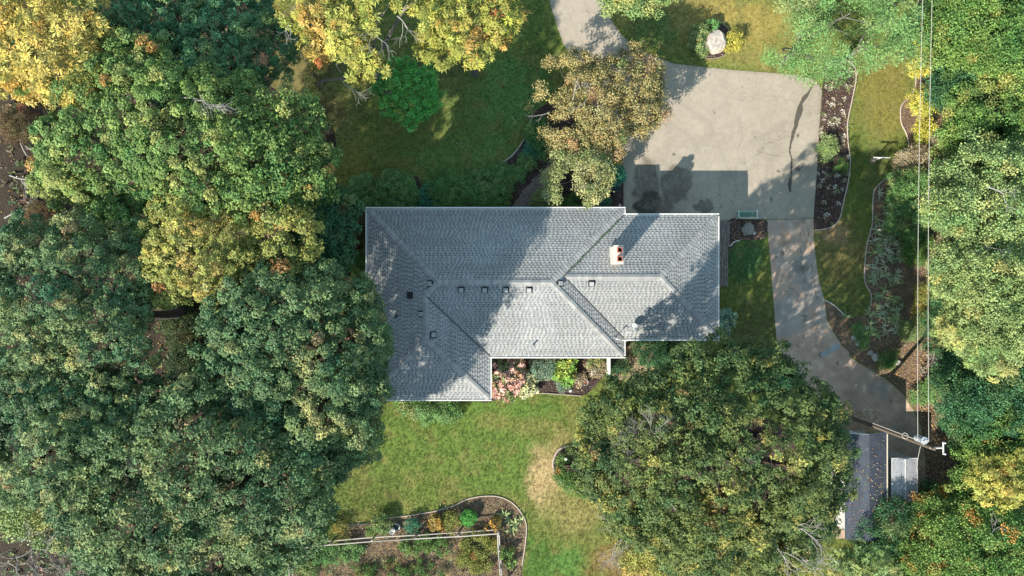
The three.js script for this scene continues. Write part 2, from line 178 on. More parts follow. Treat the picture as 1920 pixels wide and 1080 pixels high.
const fineRep2 = fine.clone(); fineRep2.repeat.set(14, 24); fineRep2.needsUpdate = true;
struct('driveway', sheet(LOWER, 0.018, LR), new THREE.MeshStandardMaterial({ map: lowTex, roughness: 0.95, bumpMap: fineRep2, bumpScale: 0.012 }));

// brick walks: every paver is real geometry, joined because each is a few pixels
function pavers(name, outline, ang, tones, y) {
  srand(77 + outline.length); const [x0, z0, x1, z1] = bounds(outline), cx = (x0 + x1) / 2, cz = (z0 + z1) / 2, R = Math.hypot(x1 - x0, z1 - z0) / 2, ca = Math.cos(ang), sa = Math.sin(ang), pos = [], nor = [], col = [], W = 0.215, D = 0.11;
  for (let j = -R; j < R; j += D) for (let i = -R, k = Math.round(j / D); i < R; i += W) {
    const u = i + (k % 2 ? W / 2 : 0), x = cx + u * ca - j * sa, z = cz + u * sa + j * ca; if (!inside(outline, x, z)) continue;
    const g = new THREE.BoxGeometry(W - 0.02, 0.05, D - 0.02).rotateY(-ang + rr(-0.02, 0.02)).translate(x, y - 0.012 + rr(0, 0.012), z).toNonIndexed(), t = pick(tones), f = rr(0.8, 1.2);
    pos.push(...g.attributes.position.array); nor.push(...g.attributes.normal.array); for (let q = 0; q < 36; q++) col.push(t[0] * f, t[1] * f, t[2] * f);
  }
  const g = new THREE.BufferGeometry(); g.setAttribute('position', new THREE.Float32BufferAttribute(pos, 3)); g.setAttribute('normal', new THREE.Float32BufferAttribute(nor, 3)); g.setAttribute('color', new THREE.Float32BufferAttribute(col, 3));
  const base = struct(name, sheet(outline, y - 0.02), mulchMat); const p = part('paver', g, new THREE.MeshStandardMaterial({ vertexColors: true, roughness: 0.9 }), base); p.userData.kind = 'stuff'; return base;
}
const PT = [[0.27, 0.2, 0.17], [0.24, 0.19, 0.165], [0.3, 0.225, 0.185], [0.22, 0.185, 0.17]];
pavers('brick_walk', WALK, -0.72, PT, 0.04); pavers('brick_walk', SIDEWALK, Math.PI / 2, [[0.23, 0.2, 0.17], [0.2, 0.18, 0.16], [0.27, 0.21, 0.18]], 0.042);
pavers('patio', PATIO, 0, [[0.4, 0.3, 0.17], [0.36, 0.28, 0.17], [0.3, 0.23, 0.15]], 0.044);

// ------------------------------------------------------------------ the house: hip roofs of one pitch over three blocks
const EV = 2.75, PITCH = 0.375, AX0 = -9.12, AX1 = 7.03, AZ0 = -4.97, AZ1 = 4.29, BX1 = -1.45, BZ1 = 6.99, CX1 = 12.97, CZ0 = -4.56, CZ1 = 3.18;
const AR = -0.34, AW = AX0 + 4.63, AE = AX1 - 4.63, BX = -5.285, BN = 0.455, BS = 3.155, CR = -0.69, CW = 3.16, CE = 9.10;
const house = thing('house', 'long single-storey house with grey shingled hip roofs and white gutters', 'house');
const white = mat(0.72, 0.71, 0.68, 0.5), fascia = mat(0.55, 0.53, 0.49, 0.7), metalDark = mat(0.03, 0.03, 0.033, 0.6), metalGrey = mat(0.4, 0.41, 0.42, 0.45, { metalness: 0.3 });
const wallTex = pixels(256, 256, (x, y) => { const r = Math.floor(y / 8), o = (r % 2) * 10, m = (y % 8 < 1 || (x + o) % 20 < 1), n = hash(Math.floor((x + o) / 20), r) * 0.3 + 0.7 + 0.2 * (hash(x, y) - 0.5); return m ? [0.35, 0.33, 0.3] : [0.42 * n, 0.33 * n, 0.27 * n]; }, true); wallTex.repeat.set(0.6, 0.6);
const wallMat = new THREE.MeshStandardMaterial({ map: wallTex, roughness: 0.95 });
{ const O = 0.5, t = 0.001;
  const blocks = [[AX0, AZ0, AX1, AZ1], [AX0, AZ1 - 2, BX1, BZ1], [AX1 - 2, CZ0, CX1, CZ1]].map(([a, b, c, d], i) => { const x0 = a + O, z0 = b + O, x1 = c - O, z1 = d - O; return box(x1 - x0, EV - 0.12 - i * 0.003, z1 - z0, (x0 + x1) / 2, (EV - 0.12) / 2 - 0.0015 * i, (z0 + z1) / 2); });
  part('wall', blocks, wallMat, house);
  const so = [[AX0, AZ0, AX1, AZ1], [AX0 + 0.004, AZ1 - 1, BX1, BZ1], [AX1 - 1, CZ0, CX1, CZ1]].map(([a, b, c, d], i) => box(c - a - 0.06, 0.02, d - b - 0.06, (a + c) / 2, EV - 0.13 - i * 0.004, (b + d) / 2)); part('soffit', so, fascia, house);
}
const shingleMat = new THREE.MeshStandardMaterial({ vertexColors: true, roughness: 0.96, side: THREE.DoubleSide });
const deckMat = mat(0.075, 0.078, 0.08, 0.97);
const roof = part('roof', [
  [[AX0, AZ0], [AX1, AZ0], [AE, AR], [AW, AR]], [[AX0, AZ0], [AW, AR], [BX, BN], [BX, BS], [AX0, BZ1]], [[AX1, AZ1], [AE, AR], [AW, AR], [BX, BN], [BX1, AZ1]], [[BX1, AZ1], [BX, BN], [BX, BS], [BX1, BZ1]], [[AX0, BZ1], [BX1, BZ1], [BX, BS]],
  [[AX1, AZ0], [AE, AR], [CW, CR], [AX1, CZ0]], [[AX1, CZ1], [CW, CR], [AE, AR], [AX1, AZ1]], [[AX1, CZ0], [CX1, CZ0], [CE, CR], [CW, CR]], [[AX1, CZ1], [CX1, CZ1], [CE, CR], [CW, CR]], [[CX1, CZ0], [CX1, CZ1], [CE, CR]],
].map((poly) => { const s = new THREE.ShapeGeometry(new THREE.Shape(poly.map(([x, z]) => new THREE.Vector2(x, -z)))); s.rotateX(-Math.PI / 2); const p = s.attributes.position; for (let i = 0; i < p.count; i++) p.setY(i, roofY(p.getX(i), p.getZ(i)) - 0.004); s.computeVertexNormals(); return s; }), deckMat, house);
function roofY(x, z) { const a = Math.min(x - AX0, AX1 - x, z - AZ0, AZ1 - z), b = Math.min(x - AX0, BX1 - x, BZ1 - z, z - AZ0), c = Math.min(CX1 - x, x - AX0, z - CZ0, CZ1 - z); return EV + PITCH * Math.max(a, b, c, 0); }
// shingle courses on one slope: origin on the eave, u along it, v up the slope (all on the plan)
function courses(poly, o, u, v, s) {
  srand(s); const pos = [], col = [], loc = poly.map(([x, z]) => [(x - o[0]) * u[0] + (z - o[1]) * u[1], (x - o[0]) * v[0] + (z - o[1]) * v[1]]), vmax = Math.max(...loc.map((p) => p[1]));
  const span = (h) => { let lo = 1e9, hi = -1e9; for (let i = 0; i < loc.length; i++) { const [a, b] = loc[i], [c, d] = loc[(i + 1) % loc.length]; if ((b <= h && d >= h) || (d <= h && b >= h)) { if (Math.abs(d - b) < 1e-6) { lo = Math.min(lo, a, c); hi = Math.max(hi, a, c); continue; } const t = (h - b) / (d - b), q = a + (c - a) * t; lo = Math.min(lo, q); hi = Math.max(hi, q); } } return [lo, hi]; };
  const P = (uu, vv, h) => [o[0] + u[0] * uu + v[0] * vv, EV + PITCH * vv + h, o[1] + u[1] * uu + v[1] * vv];
  const quad = (a, b, c, d, k) => { pos.push(...a, ...b, ...c, ...a, ...c, ...d); for (let i = 0; i < 6; i++) col.push(...k); };
  const E = 0.15, wedge = (u0, u1, v0, v1, s0, s1, hb, ht, k) => { const c0 = clamp(u0, s0[0], s0[1]), c1 = clamp(u1, s0[0], s0[1]), d0 = clamp(u0, s1[0], s1[1]), d1 = clamp(u1, s1[0], s1[1]); if (c1 - c0 < 0.01 && d1 - d0 < 0.01) return; const a = P(c0, v0, hb), b = P(c1, v0, hb), c = P(d1, v1, ht), d = P(d0, v1, ht); quad(a, b, c, d, k); quad(P(c0, v0, 0), P(c1, v0, 0), b, a, k); quad(P(c0, v0, 0), a, d, P(d0, v1, 0), k); quad(P(c1, v0, 0), b, c, P(d1, v1, 0), k); };
  for (let row = 0, h = 0; h < vmax - 0.02; h += E, row++) {
    const v1 = Math.min(h + E, vmax - 0.001), s0 = span(h + 1e-4), s1 = span(v1), rowTone = rr(0.93, 1.07);
    wedge(-100, 100, h, v1, s0, s1, 0.016, 0.001, [0.245 * rowTone, 0.252 * rowTone, 0.25 * rowTone]);
    for (let q = Math.min(s0[0], s1[0]) - rr(0, 0.35); q < Math.max(s0[1], s1[1]);) {          // raised teeth, and the dark granule band of the layer between them
      const w = rr(0.14, 0.22), gap = rr(0.05, 0.1), n = fbm(q * 0.5 + o[0] * 3, h * 0.5 + o[1] * 3, 2), t = rr(0.285, 0.36) * rowTone * (0.86 + 0.28 * n), warm = rr(-0.008, 0.008); wedge(q, q + w, h - 0.004, v1, s0, s1, 0.03, 0.005, [t + warm, t * 1.02, t - warm]);
      const a0 = q + w - rr(0.01, 0.05), a1 = q + w + gap + rr(0.01, 0.05), vb = h + E * 0.62, k = rr(0.1, 0.17) * (n > 0.62 ? 1.5 : 1), sm = [Math.max(s0[0], s1[0]), Math.min(s0[1], s1[1])], c0 = clamp(a0, ...sm), c1 = clamp(a1, ...sm); if (c1 - c0 > 0.02) quad(P(c0, vb, 0.021), P(c1, vb, 0.021), P(c1, v1 - 0.002, 0.009), P(c0, v1 - 0.002, 0.009), [k, k * 1.04, k * 1.05]); q += w + gap; }
  }
  const g = new THREE.BufferGeometry(); g.setAttribute('position', new THREE.Float32BufferAttribute(pos, 3)); g.setAttribute('color', new THREE.Float32BufferAttribute(col, 3)); g.computeVertexNormals();
  const m = part('shingle_courses', g, shingleMat, roof); m.userData.kind = 'stuff';
}
courses([[AX0, AZ0], [AX1, AZ0], [AE, AR], [AW, AR]], [AX0, AZ0], [1, 0], [0, 1], 1);
courses([[AX0, AZ0], [AW, AR], [BX, BN], [BX, BS], [AX0, BZ1]], [AX0, AZ0], [0, 1], [1, 0], 2);
courses([[AX1, AZ1], [AE, AR], [AW, AR], [BX, BN], [BX1, AZ1]], [BX1, AZ1], [1, 0], [0, -1], 3);
courses([[BX1, AZ1], [BX, BN], [BX, BS], [BX1, BZ1]], [BX1, AZ1], [0, 1], [-1, 0], 4);
courses([[AX0, BZ1], [BX1, BZ1], [BX, BS]], [AX0, BZ1], [1, 0], [0, -1], 5);
courses([[AX1, AZ0], [AE, AR], [CW, CR], [AX1, CZ0]], [AX1, AZ0], [0, 1], [-1, 0], 6);
courses([[AX1, CZ1], [CW, CR], [AE, AR], [AX1, AZ1]], [AX1, CZ1], [0, 1], [-1, 0], 7);
courses([[AX1, CZ0], [CX1, CZ0], [CE, CR], [CW, CR]], [AX1, CZ0], [1, 0], [0, 1], 8);
courses([[AX1, CZ1], [CX1, CZ1], [CE, CR], [CW, CR]], [AX1, CZ1], [1, 0], [0, -1], 9);
courses([[CX1, CZ0], [CX1, CZ1], [CE, CR]], [CX1, CZ0], [0, 1], [-1, 0], 10);
// ridge and hip caps, one folded shingle each
const capMats = [0.27, 0.32, 0.36, 0.295].map((t) => mat(t, t * 1.01, t * 0.99, 0.95));
function capGeo(fold) { const L = 0.25, W = 0.17, T = 0.026, d = -W * fold, s = new THREE.Shape([[-W, d], [0, 0], [W, d], [W, d + T], [0, T], [-W, d + T]].map(([x, y]) => new THREE.Vector2(x, y))); return new THREE.ExtrudeGeometry(s, { depth: L, bevelEnabled: false }).translate(0, 0, -L / 2); }
const ridgeCap = capGeo(PITCH), hipCap = capGeo(PITCH * 0.72);
srand(31);
for (const [x0, z0, x1, z1, hip] of [[AW, AR, AE, AR, 0], [BX, BN, BX, BS, 0], [CW, CR, CE, CR, 0], [AX0, AZ0, AW, AR, 1], [BX, BN, AW, AR, 1], [AX0, BZ1, BX, BS, 1], [BX1, BZ1, BX, BS, 1], [AX1, AZ0, AE, AR, 1], [AX1, AZ1, AE, AR, 1], [CX1, CZ0, CE, CR, 1], [CX1, CZ1, CE, CR, 1]]) {
  const a = V(x0, roofY(x0, z0), z0), b = V(x1, roofY(x1, z1), z1), d = b.clone().sub(a), n = Math.floor(d.length() / 0.205), dir = d.clone().normalize(), side = V(0, 1, 0).cross(dir).normalize(), up = dir.clone().cross(side).normalize(), B = new THREE.Matrix4().makeBasis(side, up, dir), q = new THREE.Quaternion().setFromRotationMatrix(B).multiply(new THREE.Quaternion().setFromAxisAngle(V(1, 0, 0), 0.085));
  for (let i = 0; i < n; i++) { const p = a.clone().addScaledVector(d, (i + 0.6) / n), m = part('ridge_cap', hip ? hipCap : ridgeCap, pick(capMats), roof); m.position.copy(p).addScaledVector(up, 0.03); m.quaternion.copy(q); }
}
// valleys: metal strips; the long one by the garage block carries moss
const valleyMat = mat(0.11, 0.115, 0.115, 0.8), mossMat = mat(0.07, 0.13, 0.06, 1);
for (const [x0, z0, x1, z1] of [[BX1, AZ1, BX, BN], [AX1, CZ1, CW, CR], [AX1, CZ0, CW, CR]]) { const a = V(x0, EV + 0.034, z0), b = V(x1, roofY(x1, z1) + 0.03, z1); part('valley_flashing', rod(a, b, 0.05, 0.05, 5), valleyMat, roof); }
{ const a = V(6.6, roofY(6.6, -4.13) + 0.05, -4.13), L = []; srand(5); for (let i = 0; i < 60; i++) { const t = 0.08 + 0.8 * rnd(), x = AX1 - t * (AX1 - CW), z = CZ0 + t * (CR - CZ0); L.push(new THREE.SphereGeometry(rr(0.03, 0.07), 5, 4).scale(1, 0.4, 1).translate(x + rr(-0.06, 0.06), roofY(x, z) + 0.06, z + rr(-0.06, 0.06))); } const m = part('moss', L, mossMat, roof); m.userData.kind = 'stuff'; }
// gutters with hangers
srand(8);
function gutter(x0, z0, x1, z1, ox, oz) {                            // run along the eave, (ox, oz) points outward
  const L = Math.hypot(x1 - x0, z1 - z0), along = Math.abs(x1 - x0) > Math.abs(z1 - z0), cx = (x0 + x1) / 2, cz = (z0 + z1) / 2, b = (w, h, off, y) => along ? box(L + (w > 0.1 ? 0 : 0.22) * 0, h, w, cx + ox * off, y, cz + oz * off) : box(w, h, L, cx + ox * off, y, cz + oz * off);
  part('fascia_board', b(0.025, 0.2, -0.02, EV - 0.1), fascia, house);
  const g = part('gutter', [b(0.018, 0.11, 0.004, EV - 0.075), b(0.12, 0.012, 0.06, EV - 0.125), b(0.02, 0.13, 0.125, EV - 0.065), b(0.065, 0.022, 0.128, EV + 0.006)], white, house);
  for (let d = rr(0.2, 0.6); d < L; d += rr(0.72, 0.84)) { const t = d / L, x = x0 + (x1 - x0) * t, z = z0 + (z1 - z0) * t; part('hanger', along ? box(0.035, 0.016, 0.13, x + ox * 0.06, EV + 0.0, z + oz * 0.06) : box(0.13, 0.016, 0.035, x + ox * 0.06, EV + 0.0, z + oz * 0.06), white, g); }
}
for (const r of [[AX0 - 0.155, AZ0, AX1 + 0.155, AZ0, 0, -1], [AX1, AZ0 + 0.01, AX1, CZ0 - 0.16, 1, 0], [AX1 + 0.01, CZ0, CX1 + 0.155, CZ0, 0, -1], [CX1, CZ0 + 0.01, CX1, CZ1 - 0.01, 1, 0], [AX1 + 0.01, CZ1, CX1 + 0.155, CZ1, 0, 1], [AX1, CZ1 + 0.17, AX1, AZ1 - 0.01, 1, 0], [BX1 + 0.01, AZ1, AX1 + 0.155, AZ1, 0, 1], [BX1, AZ1 + 0.17, BX1, BZ1 - 0.01, 1, 0], [AX0 - 0.155, BZ1, BX1 + 0.155, BZ1, 0, 1], [AX0, AZ0 + 0.01, AX0, BZ1 - 0.01, -1, 0]]) gutter(...r);
part('downpipe', cyl(0.04, 0.04, 2.6, -2.05, 0, AZ0 + 0.42), white, house);
part('downpipe', cyl(0.04, 0.04, 2.6, 4.9, 0, AZ0 + 0.42), white, house);
// chimney with two clay flues
{ const ch = part('chimney', [rbox(0.52, 1.55, 1.06, 0.012, 6.33, 4.62, -1.98), rbox(0.6, 0.1, 1.14, 0.02, 6.33, 5.42, -1.98)], mat(0.62, 0.53, 0.48, 0.9), house);
  const flue = (z) => { const s = new THREE.Shape([[-0.15, -0.15], [0.15, -0.15], [0.15, 0.15], [-0.15, 0.15]].map((p) => new THREE.Vector2(...p))); s.holes.push(new THREE.Path([[-0.115, -0.115], [-0.115, 0.115], [0.115, 0.115], [0.115, -0.115]].map((p) => new THREE.Vector2(...p)))); const g = new THREE.ExtrudeGeometry(s, { depth: 0.24, bevelEnabled: false }).rotateX(-Math.PI / 2).translate(6.38, 5.47, z); part('flue', g, mat(0.38, 0.14, 0.085, 0.9), ch); part('flue_hollow', box(0.24, 0.02, 0.24, 6.38, 5.5, z), mat(0.012, 0.01, 0.01, 1), ch); };  // black plate paints in the darkness down inside each hollow flue
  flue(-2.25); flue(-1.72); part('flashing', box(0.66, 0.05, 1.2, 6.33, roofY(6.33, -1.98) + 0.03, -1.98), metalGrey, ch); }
// roof vents
const slopeTilt = (o, x, z) => { const e = 0.05, gx = (roofY(x + e, z) - roofY(x - e, z)) / (2 * e), gz = (roofY(x, z + e) - roofY(x, z - e)) / (2 * e); o.quaternion.setFromUnitVectors(V(0, 1, 0), V(-gx, 1, -gz).normalize()); o.position.set(x, roofY(x, z), z); };
const ventLight = mat(0.34, 0.35, 0.35, 0.6), ventBlack = mat(0.02, 0.021, 0.024, 0.5);
const ventGeo = merge([rbox(0.27, 0.1, 0.27, 0.02, 0, 0.13, 0), box(0.2, 0.1, 0.2, 0, 0.05, 0)]), ventBase = box(0.42, 0.012, 0.42, 0, 0.03, 0);
for (const [px, py, dark] of [[807, 532], [865, 543], [909, 543], [948, 543], [992, 543], [1050, 531], [1110, 531], [790, 589], [811, 628], [767, 554, 1]]) { const p = at(px, py, 4.25), g = part('roof_vent', ventGeo, dark ? ventBlack : ventLight, roof); slopeTilt(g, p.x, p.z); part('vent_base', ventBase, ventBlack, g); }
for (const [px, py] of [[754, 585], [1000, 648], [743, 593]]) { const p = at(px, py, 3.6), g = part('vent_pipe', [cyl(0.05, 0.05, 0.42, 0, 0, 0), cyl(0.1, 0.06, 0.08, 0, 0.02, 0)], px === 743 ? ventBlack : metalGrey, roof); g.position.set(p.x, roofY(p.x, p.z), p.z); part('pipe_bore', cyl(0.035, 0.035, 0.004, 0, 0.42, 0), ventBlack, g); }

// satellite dish and aerial on the garage roof
{ const p = at(1191, 613, 3.5), y = roofY(p.x, p.z), d = thing('satellite_dish', 'grey oval satellite dish on the right wing of the roof, above the lower gutter', 'satellite dish', [p.x, y, p.z], 0.5);
  const prof = []; for (let i = 0; i <= 8; i++) { const r = 0.29 * i / 8; prof.push(new THREE.Vector2(r, r * r * 0.8)); } const bowl = new THREE.LatheGeometry(prof, 24); const bowl2 = bowl.clone().translate(0, -0.012, 0); const m = part('dish', [bowl, bowl2], mat(0.27, 0.31, 0.33, 0.5), d); m.rotation.z = 1.05; m.position.set(0.06, 0.5, 0);
  part('mast', [rod(V(0.2, 0, 0), V(0.1, 0.48, 0), 0.025), box(0.2, 0.02, 0.2, 0.2, 0.04, 0)], metalGrey, d); part('feed_arm', rod(V(0.05, 0.3, 0), V(-0.5, 0.42, 0.06), 0.02), white, d); part('receiver', new THREE.CapsuleGeometry(0.06, 0.1, 4, 8).rotateZ(1.2).translate(-0.52, 0.46, 0.06), white, d); }
{ const p = at(1154, 634, 3.2), y = roofY(p.x, p.z), d = thing('aerial_mast', 'thin white aerial on a bent mast at the inner roof corner beside the dish', 'aerial', [p.x, y - 0.02, p.z]);
  part('mast', [rod(V(0, 0, 0), V(0.02, 0.8, 0.02), 0.022), box(0.14, 0.03, 0.14, 0, 0.05, 0)], metalGrey, d); part('arm', rod(V(0, 0.78, 0), V(0.62, 0.8, 0.16), 0.02, 0.014), white, d); part('insulator', cyl(0.06, 0.05, 0.1, 0, 0.74, 0.02), white, d); }
{ const p = at(1137, 690, 0), o = thing('privacy_screen', 'white boarded screen between the south flower bed and the patio', 'screen', [p.x - 0.05, 0, 4.85]);
  for (let i = 0; i < 9; i++) part('board', box(0.03, 1.75, 0.155, 0, 0.9, -0.75 + i * 0.165), white, o); part('cap_rail', box(0.12, 0.05, 1.6, 0, 1.8, -0.08), white, o); for (const z of [-0.86, 0.7]) part('post', box(0.1, 1.85, 0.1, 0, 0.925, z), white, o); }

// ------------------------------------------------------------------ garage, metal shed, pole and wires
{ const e = 2.6, a = at(1584, 813, e), b = at(1661, 1010, e), X0 = a.x, X1 = b.x, Z0 = a.z, Z1 = b.z, w = X1 - X0, d = Z1 - Z0, cx = (X0 + X1) / 2, cz = (Z0 + Z1) / 2;
  const g = thing('garage', 'garage with a dark blue-grey roof strewn with leaves beside the big round tree', 'garage', [cx, 0, cz]);
  part('wall', box(w - 0.5, e - 0.05, d - 0.7, 0, (e - 0.05) / 2, 0.05), mat(0.6, 0.6, 0.58, 0.8), g);
  const door = part('garage_door', box(1.5, 2.1, 0.06, -0.35, 1.05, -d / 2 + 0.37), white, g); for (let i = 0; i < 4; i++) part('panel', rbox(1.4, 0.44, 0.03, 0.012, -0.35, 0.28 + i * 0.51, -d / 2 + 0.33), white, door);
  const rt = pixels(256, 512, (x, y) => { const n = fbm(x / 18, y / 40, 4), k = hash(x, y), r = y % 20 < 1 ? 0.75 : 1; return [0.045 * r * (0.6 + n * 0.8 + k * 0.2), 0.055 * r * (0.6 + n * 0.8 + k * 0.2), 0.075 * r * (0.6 + n * 0.8 + k * 0.2)]; }, true);
  const slab = (x0, x1, y0, y1) => { const s = new THREE.Shape([[x0, y0], [x1, y1], [x1, y1 + 0.09], [x0, y0 + 0.09]].map((p) => new THREE.Vector2(...p))); return new THREE.ExtrudeGeometry(s, { depth: d, bevelEnabled: false }).translate(0, 0, -d / 2); };
  const rfm = new THREE.MeshStandardMaterial({ map: rt, roughness: 0.85 }); rt.repeat.set(0.4, 0.2);
  const rf = part('roof', [slab(-w / 2, 0, e, e + 0.42), slab(0.0, w / 2, e + 0.42, e)], rfm, g);
  part('roof_edge', [box(0.07, 0.12, d + 0.02, w / 2 + 0.036, e + 0.045, 0)], mat(0.6, 0.52, 0.4, 0.8), rf);
  part('barge_board', [rod(V(-w / 2, e + 0.03, -d / 2 - 0.03), V(0, e + 0.45, -d / 2 - 0.03), 0.03, 0.03, 4), rod(V(w / 2, e + 0.03, -d / 2 - 0.03), V(0, e + 0.45, -d / 2 - 0.03), 0.03, 0.03, 4)], mat(0.5, 0.55, 0.6, 0.5), rf); }
{ const e = 2.2, a = at(1672, 860, e), b = at(1719, 938, e), X0 = a.x, X1 = b.x, Z0 = a.z, Z1 = b.z, w = X1 - X0, d = Z1 - Z0, g = thing('metal_shed', 'small pale grey metal shed with a ridged roof beside the garage', 'shed', [(X0 + X1) / 2, 0, (Z0 + Z1) / 2]);
  const st = pixels(256, 256, (x, y) => { const n = fbm(x / 30, y / 50, 4), m = fbm(x / 8 + 50, y / 8, 3), s = sstep(0.55, 0.7, m) * 0.4; return [0.36 * (0.8 + 0.4 * n) * (1 - s), 0.37 * (0.8 + 0.4 * n) * (1 - s), 0.39 * (0.8 + 0.4 * n) * (1 - s)]; }, true); st.repeat.set(0.6, 0.6);
  part('wall', box(w - 0.1, e, d - 0.1, 0, e / 2, 0), mat(0.3, 0.31, 0.32, 0.6), g);
  for (const s of [-1, 1]) { const p = part('roof_panel', box(w / 2 + 0.0, 0.03, d, 0, 0, 0), new THREE.MeshStandardMaterial({ map: st, roughness: 0.5, metalness: 0.2 }), g, [s * w / 4, e + 0.06, 0]); p.rotation.z = -s * 0.09; }
  part('ridge_seam', box(0.05, 0.04, d + 0.01, 0, e + 0.125, 0), mat(0.6, 0.6, 0.58, 0.5), g);
  for (const s of [-1, 1]) { part('edge_trim', box(0.05, 0.06, d + 0.04, s * (w / 2 + 0.01), e + 0.01, 0), mat(0.55, 0.55, 0.54, 0.5), g); part('edge_trim', box(w + 0.1, 0.05, 0.05, 0, e + 0.03, s * (d / 2 + 0.028)), mat(0.55, 0.55, 0.54, 0.5), g); } }
const POLE = at(1600, 784, 0);
{ const H = 8.85, g = thing('utility_pole', 'wooden utility pole with a grey transformer and a crossarm', 'utility pole', [POLE.x, 0, POLE.z]);
  const wt = pixels(64, 256, (x, y) => { const n = fbm(x / 3, y / 50, 4), k = hash(x, y); return [0.14 * (0.6 + n * 0.7 + k * 0.15), 0.11 * (0.6 + n * 0.7 + k * 0.15), 0.085 * (0.6 + n * 0.7 + k * 0.15)]; }, true);
  part('pole', cyl(0.13, 0.09, H, 0, 0, 0, 16), new THREE.MeshStandardMaterial({ map: wt, roughness: 1 }), g);
  part('conduit', rod(V(-0.02, 0, -0.17), V(-0.02, 7.2, -0.15), 0.03), mat(0.55, 0.53, 0.48, 0.7), g);
  const tr = part('transformer', [cyl(0.19, 0.19, 0.7, -0.1, 7.4, -0.3, 20), cyl(0.205, 0.205, 0.05, -0.1, 8.09, -0.3, 20)], mat(0.38, 0.42, 0.46, 0.4), g); part('bushing', [cyl(0.045, 0.03, 0.2, 0.0, 8.13, -0.32), cyl(0.045, 0.03, 0.2, -0.19, 8.13, -0.28)], mat(0.5, 0.48, 0.45, 0.3), tr);
  part('crossarm', rod(V(-0.1, 8.6, 0), V(0.62, 8.6, -0.02), 0.055, 0.055, 4), mat(0.5, 0.48, 0.44, 0.9), g); part('bracket', rod(V(0.62, 8.6, -0.32), V(0.62, 8.62, 0.34), 0.045, 0.045, 5), mat(0.6, 0.6, 0.58, 0.5), g);
  for (const z of [-0.3, 0.3]) part('insulator', cyl(0.06, 0.045, 0.17, 0.62, 8.62, z), mat(0.66, 0.66, 0.64, 0.3), g);
  part('bracket', rod(V(0, 8.05, 0), V(-0.47, 8.08, -0.3), 0.025, 0.025, 5), metalGrey, g);
  part('cable_loop', new THREE.TorusGeometry(0.17, 0.02, 6, 18).rotateX(1.2).translate(-0.2, 6.4, -0.2), mat(0.5, 0.48, 0.44, 0.6), g);
  const wireM = mat(0.5, 0.48, 0.43, 0.6);
  const wire = (a, b, sag, r, label, cat) => { const c = new THREE.QuadraticBezierCurve3(a, a.clone().add(b).multiplyScalar(0.5).add(V(0, -sag, 0)), b); tag(part(cat === 'wire' ? 'power_line' : 'service_cable', new THREE.TubeGeometry(c, 40, r, 5), wireM), label, cat); };
  const T = V(POLE.x, 0, POLE.z), n1 = at(1748, -160, 8.9), n2 = at(1733, -160, 8.3);
  wire(T.clone().add(V(0.0, 8.33, -0.32)), V(n1.x, 9.1, n1.z), 0.5, 0.014, 'right hand overhead power line running up from the pole', 'wire');
  wire(T.clone().add(V(-0.47, 8.1, -0.3)), V(n2.x, 8.4, n2.z), 0.5, 0.014, 'left hand overhead power line running up from the transformer', 'wire');
  const sh = at(1718, 884, 2.2); wire(T.clone().add(V(-0.02, 7.6, 0.13)), sh, 0.1, 0.014, 'short cable slanting from the pole down to the metal shed', 'cable'); }

